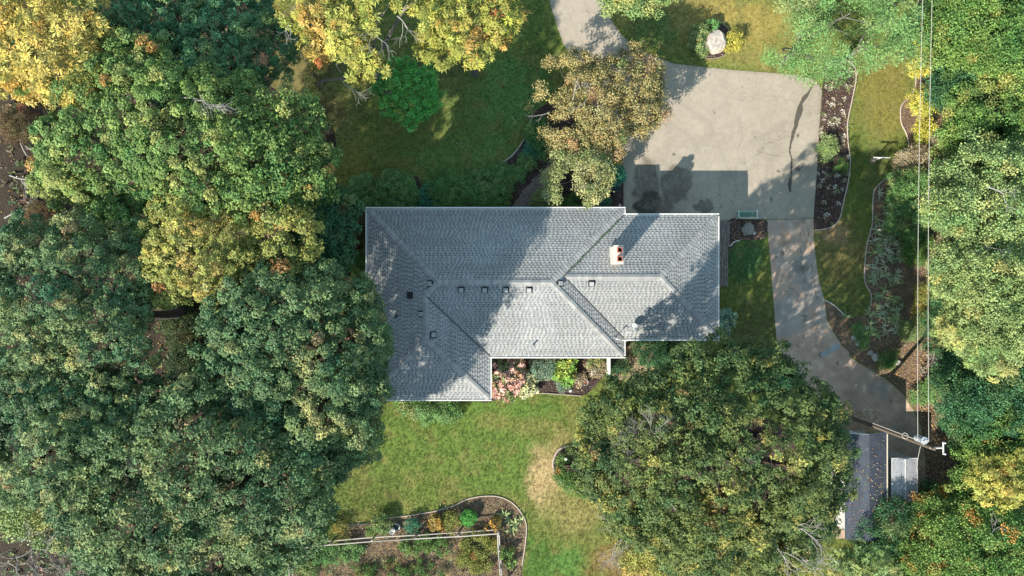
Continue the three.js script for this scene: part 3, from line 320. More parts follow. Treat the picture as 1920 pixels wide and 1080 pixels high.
// ------------------------------------------------------------------ foliage
function leafInto(arr, uv, p, dir, up, len, wid, fold) {
  const side = V(0, 0, 0).crossVectors(dir, up).normalize(), a = p, t = p.clone().addScaledVector(dir, len), m = p.clone().addScaledVector(dir, len * 0.48), l = m.clone().addScaledVector(side, wid / 2).addScaledVector(up, fold), r = m.clone().addScaledVector(side, -wid / 2).addScaledVector(up, fold);
  for (const q of [a, r, t, a, t, l]) arr.push(q.x, q.y, q.z);
}
function sprayGeo(kind, s) {
  srand(s); const arr = [], rv = () => V(rr(-1, 1), rr(-1, 1), rr(-1, 1));
  if (kind === 'maple') for (let i = 0; i < 13; i++) { const a = rr(0, 6.28), r = 0.2 * Math.sqrt(rnd()), p = V(Math.cos(a) * r, rr(-0.06, 0.07), Math.sin(a) * r), d = V(Math.cos(a) + rr(-0.7, 0.7), rr(-0.45, 0.3), Math.sin(a) + rr(-0.7, 0.7)).normalize(); leafInto(arr, 0, p, d, V(rr(-0.5, 0.5), 1, rr(-0.5, 0.5)).normalize(), rr(0.1, 0.16), rr(0.085, 0.13), 0.014); }
  if (kind === 'small') for (let i = 0; i < 16; i++) { const p = V(rr(-0.17, 0.17), rr(-0.1, 0.1), rr(-0.17, 0.17)), d = rv().setY(rr(-0.6, 0.5)).normalize(); leafInto(arr, 0, p, d, V(rr(-0.8, 0.8), 1, rr(-0.8, 0.8)).normalize(), rr(0.07, 0.11), rr(0.04, 0.065), 0.01); }
  if (kind === 'star') for (let i = 0; i < 9; i++) { const a = i / 9 * 6.28 + rr(-0.3, 0.3), d = V(Math.cos(a), rr(-0.35, 0.35), Math.sin(a)).normalize(); const up = V(-d.x * d.y, 1, -d.z * d.y).normalize(); leafInto(arr, 0, d.clone().multiplyScalar(0.03), d, up, rr(0.2, 0.34), rr(0.05, 0.085), 0.02); const p2 = d.clone().multiplyScalar(rr(0.08, 0.16)); leafInto(arr, 0, p2, d.clone().applyAxisAngle(UPV, rr(0.5, 0.9) * (i % 2 ? 1 : -1)), up, rr(0.1, 0.16), 0.045, 0.012); }
  if (kind === 'feather') for (let i = 0; i < 18; i++) { const a = rr(0, 6.28), r = rr(0.0, 0.24), p = V(Math.cos(a) * r, rr(-0.08, 0.08), Math.sin(a) * r), d = V(Math.cos(a), rr(-0.2, 0.7), Math.sin(a)).normalize(); leafInto(arr, 0, p, d, V(rr(-0.7, 0.7), 1, rr(-0.7, 0.7)).normalize(), rr(0.08, 0.15), rr(0.025, 0.04), 0.006); }
  if (kind === 'strap') for (let i = 0; i < 11; i++) { const a = rr(0, 6.28), d = V(Math.cos(a), 0, Math.sin(a)), L = rr(0.3, 0.6), w = rr(0.025, 0.042), sd = V(-d.z, 0, d.x), q = []; for (let k = 0; k <= 3; k++) { const t = k / 3, c = d.clone().multiplyScalar(0.03 + L * t * 0.8).setY(L * (1.1 * t - 1.05 * t * t)); q.push([c.clone().addScaledVector(sd, w * (1 - t * 0.85)), c.clone().addScaledVector(sd, -w * (1 - t * 0.85))]); } for (let k = 0; k < 3; k++) for (const v of [q[k][0], q[k][1], q[k + 1][1], q[k][0], q[k + 1][1], q[k + 1][0]]) arr.push(v.x, v.y, v.z); }
  if (kind === 'broad') for (let i = 0; i < 8; i++) { const a = rr(0, 6.28), d = V(Math.cos(a), rr(-0.1, 0.4), Math.sin(a)).normalize(); leafInto(arr, 0, d.clone().multiplyScalar(rr(0, 0.08)), d, V(rr(-0.3, 0.3), 1, rr(-0.3, 0.3)).normalize(), rr(0.16, 0.26), rr(0.09, 0.14), 0.025); }
  const g = new THREE.BufferGeometry(); g.setAttribute('position', new THREE.Float32BufferAttribute(arr, 3)); g.computeVertexNormals(); return g;
}
const SPRAY = {}; let sprayN = 0; const spray = (kind) => { const v = kind + (sprayN++ % 3); return SPRAY[v] ??= sprayGeo(kind, 900 + sprayN * 13); };
const leafMat = new THREE.MeshPhysicalMaterial({ color: 0xffffff, roughness: 0.55, side: THREE.DoubleSide, specularIntensity: 0.6 });
const bark = mat(0.06, 0.048, 0.04, 1), paleBark = mat(0.36, 0.335, 0.305, 0.95), greyBark = mat(0.2, 0.18, 0.16, 1);
const mixc = (a, b, t) => [a[0] + (b[0] - a[0]) * t, a[1] + (b[1] - a[1]) * t, a[2] + (b[2] - a[2]) * t];
function lobe([px, py, rp, top], flat = 0.8) { const R = rp * (EYE - top) / FOC / (1 - 0.6 * rp / FOC), Rv = R * flat, hc = Math.max(top - Rv, Rv * 0.55), c = at(px, py, hc + Rv * 0.35); c.y = hc; return { c, R, Rv }; }
// fill lobes with clumps of leaf sprays; returns instance list in world space
function fillLobes(lobes, o) {
  const out = [], up = V(0, 1, 0), d = V(), p = V(), n = V(); let total = 0;
  lobes.forEach((L, li) => {
    const spacing = o.clump * (o.space ?? 1.9), lowY = o.low ?? 1.35, N = Math.round(Math.PI * 2 * lowY * L.R * (L.R * 0.5 + L.Rv * 0.5) / (spacing * spacing)), gold = Math.PI * (3 - Math.sqrt(5)), ph = rr(0, 6.28), big = Math.min(1.9, L.R * 0.42), sm = Math.min(1.0, L.R * 0.24);
    const bs = Math.min(1.75, L.R * 0.62), K = Math.max(3, Math.round(Math.PI * 2 * lowY * L.R * L.Rv / (bs * bs) * 0.95)), boughs = []; for (let k = 0; k < K; k++) { const y = 1 - (k + 0.5) / K * lowY, r = Math.sqrt(Math.max(0, 1 - y * y)), a = k * gold + ph + 1.3 + rr(-0.35, 0.35); boughs.push([L.c.x + Math.cos(a) * r * L.R, L.c.y + (y + rr(-0.08, 0.08)) * L.Rv, L.c.z + Math.sin(a) * r * L.R, rr(0.75, 1.2), rr(-0.35, 0.4), rnd()]); }
    for (const shell of [0, 1]) for (let i = 0; i < N * (shell ? 0.5 : 1); i++) {
      const M = N * (shell ? 0.5 : 1), yy = 1 - (i + 0.5) / M * lowY, rad = Math.sqrt(Math.max(0, 1 - yy * yy)); d.set(Math.cos(i * gold + ph) * rad, yy, Math.sin(i * gold + ph) * rad);
      d.x += rr(-0.05, 0.05); d.z += rr(-0.05, 0.05); d.normalize();
      p.set(L.c.x + d.x * L.R, L.c.y + d.y * L.Rv, L.c.z + d.z * L.R);
      let near = 1e9, bo = boughs[0]; for (const q of boughs) { const e = ((p.x - q[0]) ** 2 + (p.y - q[1]) ** 2 + (p.z - q[2]) ** 2) / (q[3] * q[3]); if (e < near) { near = e; bo = q; } } near = Math.sqrt(near) / (bs * 0.62);
      const disp = bs * (0.5 * (1 - Math.min(near * near, 2)) - 0.12 + bo[4] * 0.45) + sm * (noise(p.x * 1.25 + 40, p.z * 1.25 + p.y * 0.6 + 90) - 0.5) + rr(-0.2, 0.2) * Math.min(1, L.R * 0.5) - shell * Math.min(1.05, L.R * 0.28);
      if (!shell && near > 1.12 && rnd() < (o.crev ?? 0.75)) continue;
      p.addScaledVector(d, disp); if (p.y < 0.25) continue;
      let hid = false; lobes.forEach((K, ki) => { if (ki === li || hid) return; const q = ((p.x - K.c.x) / K.R) ** 2 + ((p.y - K.c.y) / K.Rv) ** 2 + ((p.z - K.c.z) / K.R) ** 2; if (q < (p.y > K.c.y ? 0.72 : 0.9)) hid = true; }); if (hid) continue;
      if (o.gaps && noise(p.x * 0.9 + 30, p.z * 0.9 + 30) < o.gaps) continue;
      if (rnd() > (o.cover ?? 1)) continue;
      const rc = o.clump * rr(0.55, 1.45), tone = rnd(), cn = noise(p.x * 0.6 + 11, p.z * 0.6 + 3), pal = o.pal; let base = mixc(pal[0], pal[1], clamp(cn * 0.45 + tone * 0.4 + bo[5] * 0.3 - 0.08, 0, 1));
      if (pal[2] && (rnd() < (o.odd ?? 0.08) || cn > 0.86)) base = mixc(base, pal[2], rr(0.35, 1)); if (pal[3] && rnd() < (o.odd ?? 0.012)) base = pal[3];
      n.copy(d); n.y = Math.max(n.y, 0.1) + 0.35; n.normalize(); const q = Math.round(o.sprays * rr(0.8, 1.2) * (shell ? 0.75 : 1));
      for (let s = 0; s < q; s++) {
        const e = V(rr(-1, 1), rr(-1, 1), rr(-1, 1)); if (e.lengthSq() > 1) e.normalize(); if (e.dot(n) < -0.25) e.addScaledVector(n, -1.6 * e.dot(n)); const pos = p.clone().addScaledVector(e, rc), u = e.clone().normalize().multiplyScalar(0.55).add(V(rr(-0.5, 0.5), 0.65, rr(-0.5, 0.5))).normalize(), f = rr(0.5, 1.5), w = rr(-0.12, 0.12);
        if (pos.y < 0.06) continue; out.push([M4(pos, u, rr(0, 6.28), o.leaf * rr(0.65, 1.35)), [base[0] * f * (1 + w), base[1] * f, base[2] * f * (1 - w)]]); total++;
      }
    }
  });
  return out;
}
const PAL = {
  bright: [[0.045, 0.145, 0.035], [0.235, 0.32, 0.08], [0.31, 0.33, 0.095], [0.36, 0.22, 0.06]],
  maple: [[0.024, 0.1, 0.045], [0.2, 0.272, 0.095], [0.31, 0.315, 0.115], [0.26, 0.2, 0.09]],
  dark: [[0.026, 0.105, 0.045], [0.08, 0.18, 0.065], [0.16, 0.22, 0.075]],
  blue: [[0.04, 0.14, 0.06], [0.12, 0.24, 0.09], [0.2, 0.28, 0.09], [0.3, 0.2, 0.06]],
  gold: [[0.42, 0.38, 0.08], [0.62, 0.5, 0.14], [0.55, 0.34, 0.08], [0.2, 0.3, 0.06]],
  ygold: [[0.22, 0.27, 0.045], [0.44, 0.4, 0.1], [0.5, 0.32, 0.09], [0.4, 0.15, 0.05]],
  olive: [[0.16, 0.2, 0.045], [0.36, 0.34, 0.08], [0.46, 0.34, 0.09], [0.4, 0.2, 0.07]],
  tan: [[0.23, 0.22, 0.08], [0.43, 0.35, 0.15], [0.4, 0.24, 0.12], [0.16, 0.22, 0.07]],
  pale: [[0.26, 0.3, 0.1], [0.46, 0.43, 0.2], [0.2, 0.27, 0.09]],
  vivid: [[0.07, 0.33, 0.055], [0.16, 0.45, 0.09], [0.34, 0.38, 0.09]],
  fresh: [[0.12, 0.27, 0.07], [0.2, 0.33, 0.12], [0.3, 0.33, 0.13]],
  mid: [[0.05, 0.165, 0.04], [0.205, 0.305, 0.068], [0.31, 0.32, 0.085], [0.45, 0.25, 0.06]],
  lime: [[0.13, 0.24, 0.075], [0.33, 0.39, 0.145], [0.4, 0.39, 0.13]],
  yellow: [[0.42, 0.42, 0.06], [0.58, 0.52, 0.11], [0.3, 0.36, 0.06]],
  round: [[0.025, 0.085, 0.03], [0.185, 0.22, 0.056], [0.32, 0.3, 0.075], [0.3, 0.22, 0.08]],
  rust: [[0.1, 0.12, 0.04], [0.2, 0.1, 0.05], [0.28, 0.1, 0.05]],
  teal: [[0.05, 0.2, 0.11], [0.1, 0.3, 0.17]],
  shade: [[0.08, 0.2, 0.055], [0.16, 0.29, 0.08]],
  gloom: [[0.03, 0.07, 0.02], [0.065, 0.1, 0.03], [0.1, 0.09, 0.03]],  // leaf colours darkened to stand in for deep shade between the maples
  dry: [[0.3, 0.24, 0.13], [0.5, 0.42, 0.28], [0.2, 0.22, 0.09]],
  pink: [[0.14, 0.22, 0.08], [0.3, 0.3, 0.13], [0.72, 0.36, 0.3], [0.75, 0.45, 0.36]],
  cream: [[0.3, 0.34, 0.14], [0.62, 0.6, 0.36], [0.2, 0.28, 0.12]],
  bluegrey: [[0.14, 0.24, 0.15], [0.3, 0.4, 0.28]],
  neon: [[0.15, 0.36, 0.05], [0.3, 0.48, 0.1], [0.4, 0.45, 0.1]],
  orange: [[0.2, 0.18, 0.05], [0.5, 0.28, 0.06], [0.55, 0.3, 0.05]],
};
const SPEC = {
  maple: { kind: 'maple', clump: 0.3, sprays: 16, leaf: 0.72 }, small: { kind: 'small', clump: 0.24, sprays: 9, leaf: 1 }, star: { kind: 'star', clump: 0.28, sprays: 5, leaf: 0.95, space: 1.75, gaps: 0.22 }, feather: { kind: 'feather', clump: 0.3, sprays: 7, leaf: 1.25, gaps: 0.42 }, open: { kind: 'small', clump: 0.27, sprays: 10, leaf: 1.25, gaps: 0.3 }, broad: { kind: 'broad', clump: 0.25, sprays: 6, leaf: 0.9 },
};
function twigs(list, p, dir, len, r, depth) {
  const e = p.clone().addScaledVector(dir, len), mid = p.clone().add(e).multiplyScalar(0.5).add(V(rr(-0.1, 0.1), rr(-0.05, 0.1), rr(-0.1, 0.1)).multiplyScalar(len)); list.push(limbGeo([p, mid, e], r, r * 0.6, depth > 2 ? 5 : 3)); if (depth <= 0) return;
  const k = depth > 2 ? 3 : 2 + (rnd() < 0.5 ? 1 : 0); for (let i = 0; i < k; i++) twigs(list, i ? p.clone().lerp(e, rr(0.45, 0.95)) : e, dir.clone().add(V(rr(-0.8, 0.8), rr(-0.35, 0.45), rr(-0.8, 0.8))).normalize(), len * rr(0.55, 0.8), r * 0.6, depth - 1);
}
let treeSeed = 500;
function tree(name, label, lobesPx, spec, pal, o = {}) {
  srand(treeSeed += 37); const S = { ...SPEC[spec], ...o, pal: PAL[pal] }, L = lobesPx.map((l) => lobe(l, o.flat ?? 0.72)), w = L.reduce((s, l) => s + l.R ** 2, 0), b = V(0, 0, 0); L.forEach((l) => b.addScaledVector(l.c, l.R ** 2 / w)); const topY = Math.max(...L.map((l) => l.c.y)); b.y = 0; if (o.base) b.copy(at(...o.base));
  const g = thing(name, label, o.category ?? 'tree', b, 0, o.group), list = [], rt = o.trunk ?? clamp(topY * 0.022, 0.06, 0.36), fork = V(0, topY * 0.42, 0);
  list.push(limbGeo([V(0, -0.05, 0), V(rr(-0.1, 0.1), topY * 0.2, rr(-0.1, 0.1)), fork], rt * 1.25, rt * 0.85, 8));
  for (const l of L) { const t = l.c.clone().sub(b), m = fork.clone().lerp(t, 0.5).add(V(rr(-0.3, 0.3), rr(0, 0.4), rr(-0.3, 0.3))); list.push(limbGeo([fork, m, t], rt * 0.6, rt * 0.22, 5)); const k = Math.round(clamp(l.R * 1.6, 2, 7)); for (let i = 0; i < k; i++) { const a = rr(0, 6.28), y = rr(0.15, 0.8), e = t.clone().add(V(Math.cos(a) * l.R * rr(0.5, 0.85), l.Rv * y, Math.sin(a) * l.R * rr(0.5, 0.85))); list.push(limbGeo([t.clone().lerp(m, 0.25), t.clone().lerp(e, 0.5).add(V(rr(-0.2, 0.2), rr(0, 0.3), rr(-0.2, 0.2))), e], rt * 0.26, rt * 0.06, 4)); } }
  part('trunk', list, o.bark ?? bark, g);
  if (o.skirt) for (const l of L.slice()) if (l.c.y > 3) { const h = l.c.y * 0.5, k = (EYE - h) / (EYE - l.c.y); L.push({ c: V(l.c.x * k, h, l.c.z * k), R: l.R * 0.9, Rv: Math.max(h * 0.75, 0.8) }); }
  const inst = fillLobes(L, S), inv = new THREE.Matrix4().makeTranslation(-b.x, 0, -b.z); inst.forEach((i) => i[0].premultiply(inv)); copies('crown', spray(S.kind), leafMat, inst, g).userData.kind = 'stuff';
  if (o.bare) { const tw = []; for (const [px, py, h, dx, dy, dz, len, r] of o.bare) twigs(tw, at(px, py, h).sub(b), V(dx, dy, dz).normalize(), len, r, o.bareDepth ?? 4); part('bare_branches', tw, paleBark, g); }
  stats[name + treeSeed] = inst.length; return g;
}
const stats = {};
// the wood on the left
tree('golden_tree', 'golden yellow tree in the far upper left corner', [[70, 55, 78, 14], [115, 120, 60, 13.5], [25, 100, 55, 13], [140, 35, 45, 13.5], [40, 150, 40, 12]], 'star', 'gold', { cover: 0.95, gaps: 0.12 });
tree('broadleaf_tree', 'blue-green tree at the top edge between the golden tree and the dim lawn', [[300, 60, 92, 11], [420, 60, 84, 10.5], [482, 95, 54, 9.5], [235, 25, 66, 11.5], [375, 130, 76, 11.5]], 'maple', 'blue');
tree('broadleaf_tree', 'large bright green tree in the upper left, many-lobed and sunlit', [[300, 220, 104, 14], [185, 275, 100, 13.5], [225, 150, 76, 13], [385, 300, 100, 13.5], [250, 350, 92, 12.5], [125, 320, 58, 11.5], [420, 215, 68, 12.5], [200, 385, 38, 10]], 'maple', 'bright', { bare: [[330, 185, 13.2, 1, 0.1, 0.1, 1.4, 0.045]] });
tree('broadleaf_tree', 'sunlit green tree whose crown juts right toward the dim lawn', [[525, 240, 62, 12.5], [552, 310, 64, 12.5], [490, 330, 76, 13.5], [585, 300, 36, 10], [560, 375, 50, 10]], 'maple', 'bright');
tree('domed_tree', 'rounded yellow-green tree crown in the middle of the left wood', [[365, 460, 82, 13.6], [335, 500, 58, 12.8], [410, 485, 48, 12.8]], 'maple', 'olive');
tree('domed_tree', 'small yellow-green tree crown left of the dark tree by the roof', [[528, 455, 56, 13], [530, 490, 40, 12.4]], 'maple', 'olive');
tree('broadleaf_tree', 'dark green tree just left of the roof corner shrubs', [[612, 400, 45, 9.5], [618, 445, 42, 9], [600, 500, 42, 9.5], [590, 430, 45, 10]], 'maple', 'dark');
tree('maple_tree', 'broad maple on the left edge below the gap with bare branches', [[110, 560, 120, 14.5], [45, 640, 100, 14.5], [182, 640, 84, 14], [210, 505, 74, 13], [55, 495, 72, 13.5], [130, 715, 95, 13.5]], 'maple', 'maple');
tree('maple_tree', 'tall maple touching the left end of the roof', [[560, 640, 128, 13.5], [478, 600, 82, 14], [640, 640, 70, 11], [455, 705, 70, 13.5], [585, 760, 105, 13], [660, 725, 52, 9.5], [625, 820, 70, 10.5], [515, 545, 70, 12.5], [650, 570, 45, 9]], 'maple', 'maple', { low: 1.75 });
tree('maple_tree', 'biggest maple at the bottom left, reaching the lower lawn', [[380, 860, 138, 14.5], [250, 930, 135, 14.5], [480, 900, 118, 14], [318, 815, 72, 14], [500, 980, 80, 12], [420, 1010, 104, 12.5], [548, 880, 70, 11.5], [235, 1035, 76, 13], [330, 1070, 94, 12.5], [535, 960, 50, 10]], 'maple', 'maple', { low: 1.6 });
tree('maple_tree', 'maple on the left edge above the pale half-bare tree', [[90, 815, 112, 14.5], [45, 870, 70, 13.5], [190, 790, 74, 13.5], [150, 895, 66, 12.5]], 'maple', 'maple', {});
tree('half_bare_tree', 'pale lime half-bare tree in the bottom left corner', [[22, 940, 40, 12.4], [82, 965, 30, 12], [35, 978, 24, 11.6], [92, 1005, 18, 11.4]], 'open', 'lime', { bark: paleBark, gaps: 0.2, bareDepth: 5, bare: [[60, 1030, 11.4, -0.8, 0.25, 0.4], [60, 1030, 11.4, 0.3, 0.2, 0.8], [70, 1030, 11.4, 0.9, 0.2, 0.1], [30, 1040, 11.4, 0.2, 0.25, 0.5], [80, 1020, 11.6, 0.8, 0.2, -0.6], [20, 1030, 11.4, -0.5, 0.3, 0.2], [95, 1045, 11.2, 0.7, 0.2, 0.5], [50, 1055, 11.2, 0.5, 0.2, 0.3], [15, 1055, 11.2, 0.6, 0.2, 0.2], [100, 1060, 11.2, 0.4, 0.2, 0.2], [40, 1015, 11.6, 0.5, 0.2, -0.4]].map((q) => [...q, 0.85, 0.026]) });
// trees round the front lawn
tree('locust_tree', 'sparse yellow locust hanging over the top of the dim lawn, left of its twin', [[605, 15, 44, 12], [650, 62, 38, 12], [594, 88, 22, 11], [692, 102, 36, 11.4], [636, 118, 36, 11], [600, 150, 20, 10.4], [712, 15, 34, 12.4], [550, 20, 24, 11], [765, 0, 32, 12.4]], 'star', 'ygold', { gaps: 0.36, bark: greyBark, bare: [[690, 45, 11.4, 0.3, 0.3, 0.5, 1, 0.035], [745, 30, 11.6, 0.6, 0.3, 0.8, 1, 0.035], [640, 150, 10, 0.7, 0.2, 0.6, 0.9, 0.03], [550, 30, 10.6, -0.3, 0.2, 0.8, 0.9, 0.03]], bareDepth: 3 });
tree('locust_tree', 'dense yellow-green locust at the top edge, left of the driveway', [[870, 35, 72, 10.5], [915, 15, 50, 10.5], [885, 84, 28, 9], [830, 12, 42, 10.5], [845, 55, 36, 9.5]], 'star', 'ygold', { cover: 1, gaps: 0.12, bark: greyBark });
tree('round_tree', 'small round vivid green tree standing alone on the dim lawn', [[763, 172, 44, 4.6], [735, 165, 30, 3.9], [793, 180, 28, 3.8], [765, 205, 28, 3.6], [755, 132, 22, 3.8], [800, 145, 18, 3.2]], 'maple', 'vivid', { trunk: 0.08, clump: 0.2, sprays: 10, leaf: 0.55, crev: 0.9 });
tree('open_tree', 'tan and olive tree with visible branches beside the driveway bend', [[1066, 150, 46, 4.4], [1115, 195, 62, 4.8], [1190, 140, 46, 4], [1200, 205, 40, 3.8], [1068, 235, 42, 4.2], [1130, 255, 38, 3.8], [1042, 182, 34, 4.2], [1150, 155, 46, 4.5]], 'open', 'tan', { bark: greyBark, gaps: 0.22, bare: [[1070, 195, 4.5, 0.2, 0.3, -0.8, 0.9, 0.035], [1100, 185, 4.6, -0.5, 0.3, 0.6, 0.8, 0.03], [1030, 210, 3.6, -0.9, 0.1, 0.3, 0.7, 0.03]], bareDepth: 2 });
tree('open_tree', 'pale yellow-green small tree between the brick walk and the roof', [[1085, 332, 50, 4], [1105, 310, 30, 3.8], [1075, 288, 32, 3.8], [1048, 345, 28, 3.4], [1115, 350, 26, 3.4]], 'open', 'pale', { bark: greyBark, gaps: 0.18 });
tree('broadleaf_tree', 'pale green branch tips at the top edge right of the driveway', [[1190, -20, 40, 7.5], [1160, -15, 30, 7], [1240, -15, 25, 7]], 'open', 'lime', { gaps: 0.2, base: [1195, -70, 0] });
tree('feathery_tree', 'feathery light green tree above the driveway corner bed', [[1500, 55, 55, 6.6], [1558, 45, 55, 7.4], [1600, 20, 45, 7.4], [1530, 108, 40, 5], [1470, 90, 30, 5], [1565, 140, 18, 3]], 'feather', 'fresh', { bark: greyBark });
tree('feathery_tree', 'feathery light green tree left of the yellow shrubs at the top right', [[1650, 35, 50, 7.4], [1690, 80, 42, 6.4], [1640, 90, 40, 6], [1680, 20, 40, 7.4]], 'feather', 'fresh', { bark: greyBark, bare: [[1640, 85, 5, 0.7, 0.2, 0.1, 0.9, 0.03]], bareDepth: 2 });
// the belt of trees on the right: edge trees whose trunks stand back from the border
const belt = (name, label, l, spec, pal, o = {}) => { const mx = l.reduce((a, q) => a + q[0], 0) / l.length, my = l.reduce((a, q) => a + q[1], 0) / l.length; return tree(name, label, l, spec, pal, { base: [mx + 15, my, 0], skirt: 1, ...o }); };
belt('broadleaf_tree', 'green tree in the far upper right corner', [[1805, 60, 62, 7.4], [1862, 25, 74, 8.4], [1900, 80, 56, 8.6], [1795, 10, 46, 7]], 'open', 'mid', { gaps: 0.15 });
belt('broadleaf_tree', 'darker green tree below the one in the upper right corner', [[1800, 135, 52, 6], [1850, 125, 54, 7], [1788, 165, 34, 5.4]], 'open', 'dark', { gaps: 0.15, bare: [[1860, 100, 6.6, 0.6, 0.2, 0.5, 1.1, 0.035]], bareDepth: 3 });
belt('broadleaf_tree', 'sunlit green tree on the right edge beside the thin yellow shrubs', [[1862, 215, 62, 7.6], [1830, 262, 50, 6.8], [1900, 170, 46, 7.4], [1905, 270, 48, 7.6]], 'open', 'mid', { gaps: 0.18, bare: [[1850, 95, 6.5, 0.8, 0.2, -0.2, 1.1, 0.035]], bareDepth: 3 });
belt('broadleaf_tree', 'pale sunlit tree overhanging the power lines on the right', [[1860, 335, 64, 9], [1790, 385, 42, 9], [1900, 395, 50, 9], [1836, 402, 46, 9], [1798, 335, 32, 7.4]], 'open', 'lime', { gaps: 0.16, bare: [[1850, 350, 9.5, 0.7, 0.2, 0.4, 0.9, 0.035], [1850, 440, 8.2, -0.3, 0.3, 0.6, 0.9, 0.035]], bareDepth: 3 });
belt('broadleaf_tree', 'broad pale green tree on the right edge level with the house roof', [[1812, 495, 44, 8.8], [1868, 522, 66, 9.4], [1902, 600, 56, 9.4], [1792, 535, 30, 7]], 'open', 'lime', { gaps: 0.15 });
belt('broadleaf_tree', 'yellow-green tree right of the lower drive', [[1835, 622, 50, 7.6], [1872, 655, 46, 7.8], [1800, 608, 32, 6.6]], 'star', 'lime', { gaps: 0.1 });
belt('broadleaf_tree', 'mid green tree on the right edge above the pole top', [[1862, 745, 62, 6.6], [1810, 705, 40, 5], [1822, 785, 40, 5], [1905, 705, 46, 6.6]], 'open', 'dark', { gaps: 0.15 });
belt('broadleaf_tree', 'green tree right of the pole crossarm and metal shed', [[1862, 850, 46, 5.8], [1900, 825, 50, 6.4], [1840, 925, 44, 5.4]], 'open', 'mid', { gaps: 0.18 });
belt('broadleaf_tree', 'yellow-leaved tree on the right edge near the bottom corner', [[1885, 905, 42, 7], [1860, 880, 26, 6.4], [1910, 880, 28, 7]], 'star', 'ygold', { leaf: 0.9, clump: 0.25 });
belt('broadleaf_tree', 'green tree with orange tips in the bottom right corner', [[1870, 1010, 62, 6.6], [1805, 1000, 50, 5.8], [1760, 1055, 40, 5], [1900, 1070, 48, 6.4], [1830, 1070, 38, 5.6]], 'open', 'mid', { gaps: 0.18, odd: 0.08, bare: [[1850, 1010, 6.2, 0.3, 0.3, -0.8, 0.8, 0.03]], bareDepth: 3 });
belt('small_tree', 'small green tree leaning over the lower end of the garage roof', [[1676, 972, 30, 3.6], [1650, 1000, 34, 3.6], [1690, 1005, 26, 3.2]], 'small', 'dark', { trunk: 0.08 });
belt('small_tree', 'yellow-green small tree at the bottom edge below the garage', [[1640, 1066, 46, 3.6], [1600, 1072, 32, 3.4], [1685, 1077, 32, 3.4]], 'star', 'lime', { gaps: 0.1, trunk: 0.08, leaf: 0.8, clump: 0.22 });
belt('small_tree', 'small orange-tipped tree below the metal shed', [[1748, 962, 30, 3.8], [1730, 992, 26, 3.4], [1770, 940, 24, 3.6], [1722, 1040, 34, 4]], 'small', 'mid', { odd: 0.15, trunk: 0.07 });
// the big tree behind the house
tree('round_maple', 'huge round dark green tree below the right end of the house', [[1350, 800, 148, 11.8], [1255, 860, 134, 11.6], [1430, 825, 136, 12.4], [1330, 925, 150, 12.5], [1478, 900, 108, 10.6], [1172, 802, 68, 9], [1500, 790, 68, 9.6], [1522, 880, 56, 9.2], [1430, 985, 100, 10], [1330, 735, 50, 8.2], [1415, 722, 60, 9.8], [1240, 775, 55, 9], [1150, 872, 60, 9], [1528, 950, 50, 8.4]], 'maple', 'round', { clump: 0.28, sprays: 15, leaf: 0.68, trunk: 0.42, bareDepth: 5, bare: [[1235, 858, 10.8, -0.8, 0.2, -0.5, 1.1, 0.04], [1240, 855, 10.8, -0.6, 0.2, -0.8, 1.1, 0.036], [1235, 862, 10.7, -0.9, 0.15, -0.2, 1, 0.036], [1238, 850, 10.9, -0.45, 0.2, -0.9, 1, 0.034]] });
tree('half_bare_tree', 'grey-green half-bare tree at the bottom edge under the big round tree', [[1290, 1005, 82, 8.4], [1380, 1035, 76, 8.4], [1205, 1020, 44, 6.6], [1300, 1065, 60, 8], [1240, 960, 50, 7.4], [1480, 1050, 50, 7.5]], 'open', 'olive', { gaps: 0.22, bark: greyBark, bare: [[1190, 970, 8.4, -0.9, 0.1, -0.1, 1.1, 0.04], [1195, 985, 8.4, -0.8, 0.1, 0.7, 1.2, 0.04], [1180, 1020, 8, -0.8, 0.1, 0.5, 0.9, 0.035], [1460, 975, 10.6, 0.9, 0.12, 0.35, 1.3, 0.045], [1440, 1010, 10, 0.7, 0.12, 0.8, 1.3, 0.045], [1470, 1025, 9.4, 0.9, 0.1, 0.6, 1.3, 0.045]] });

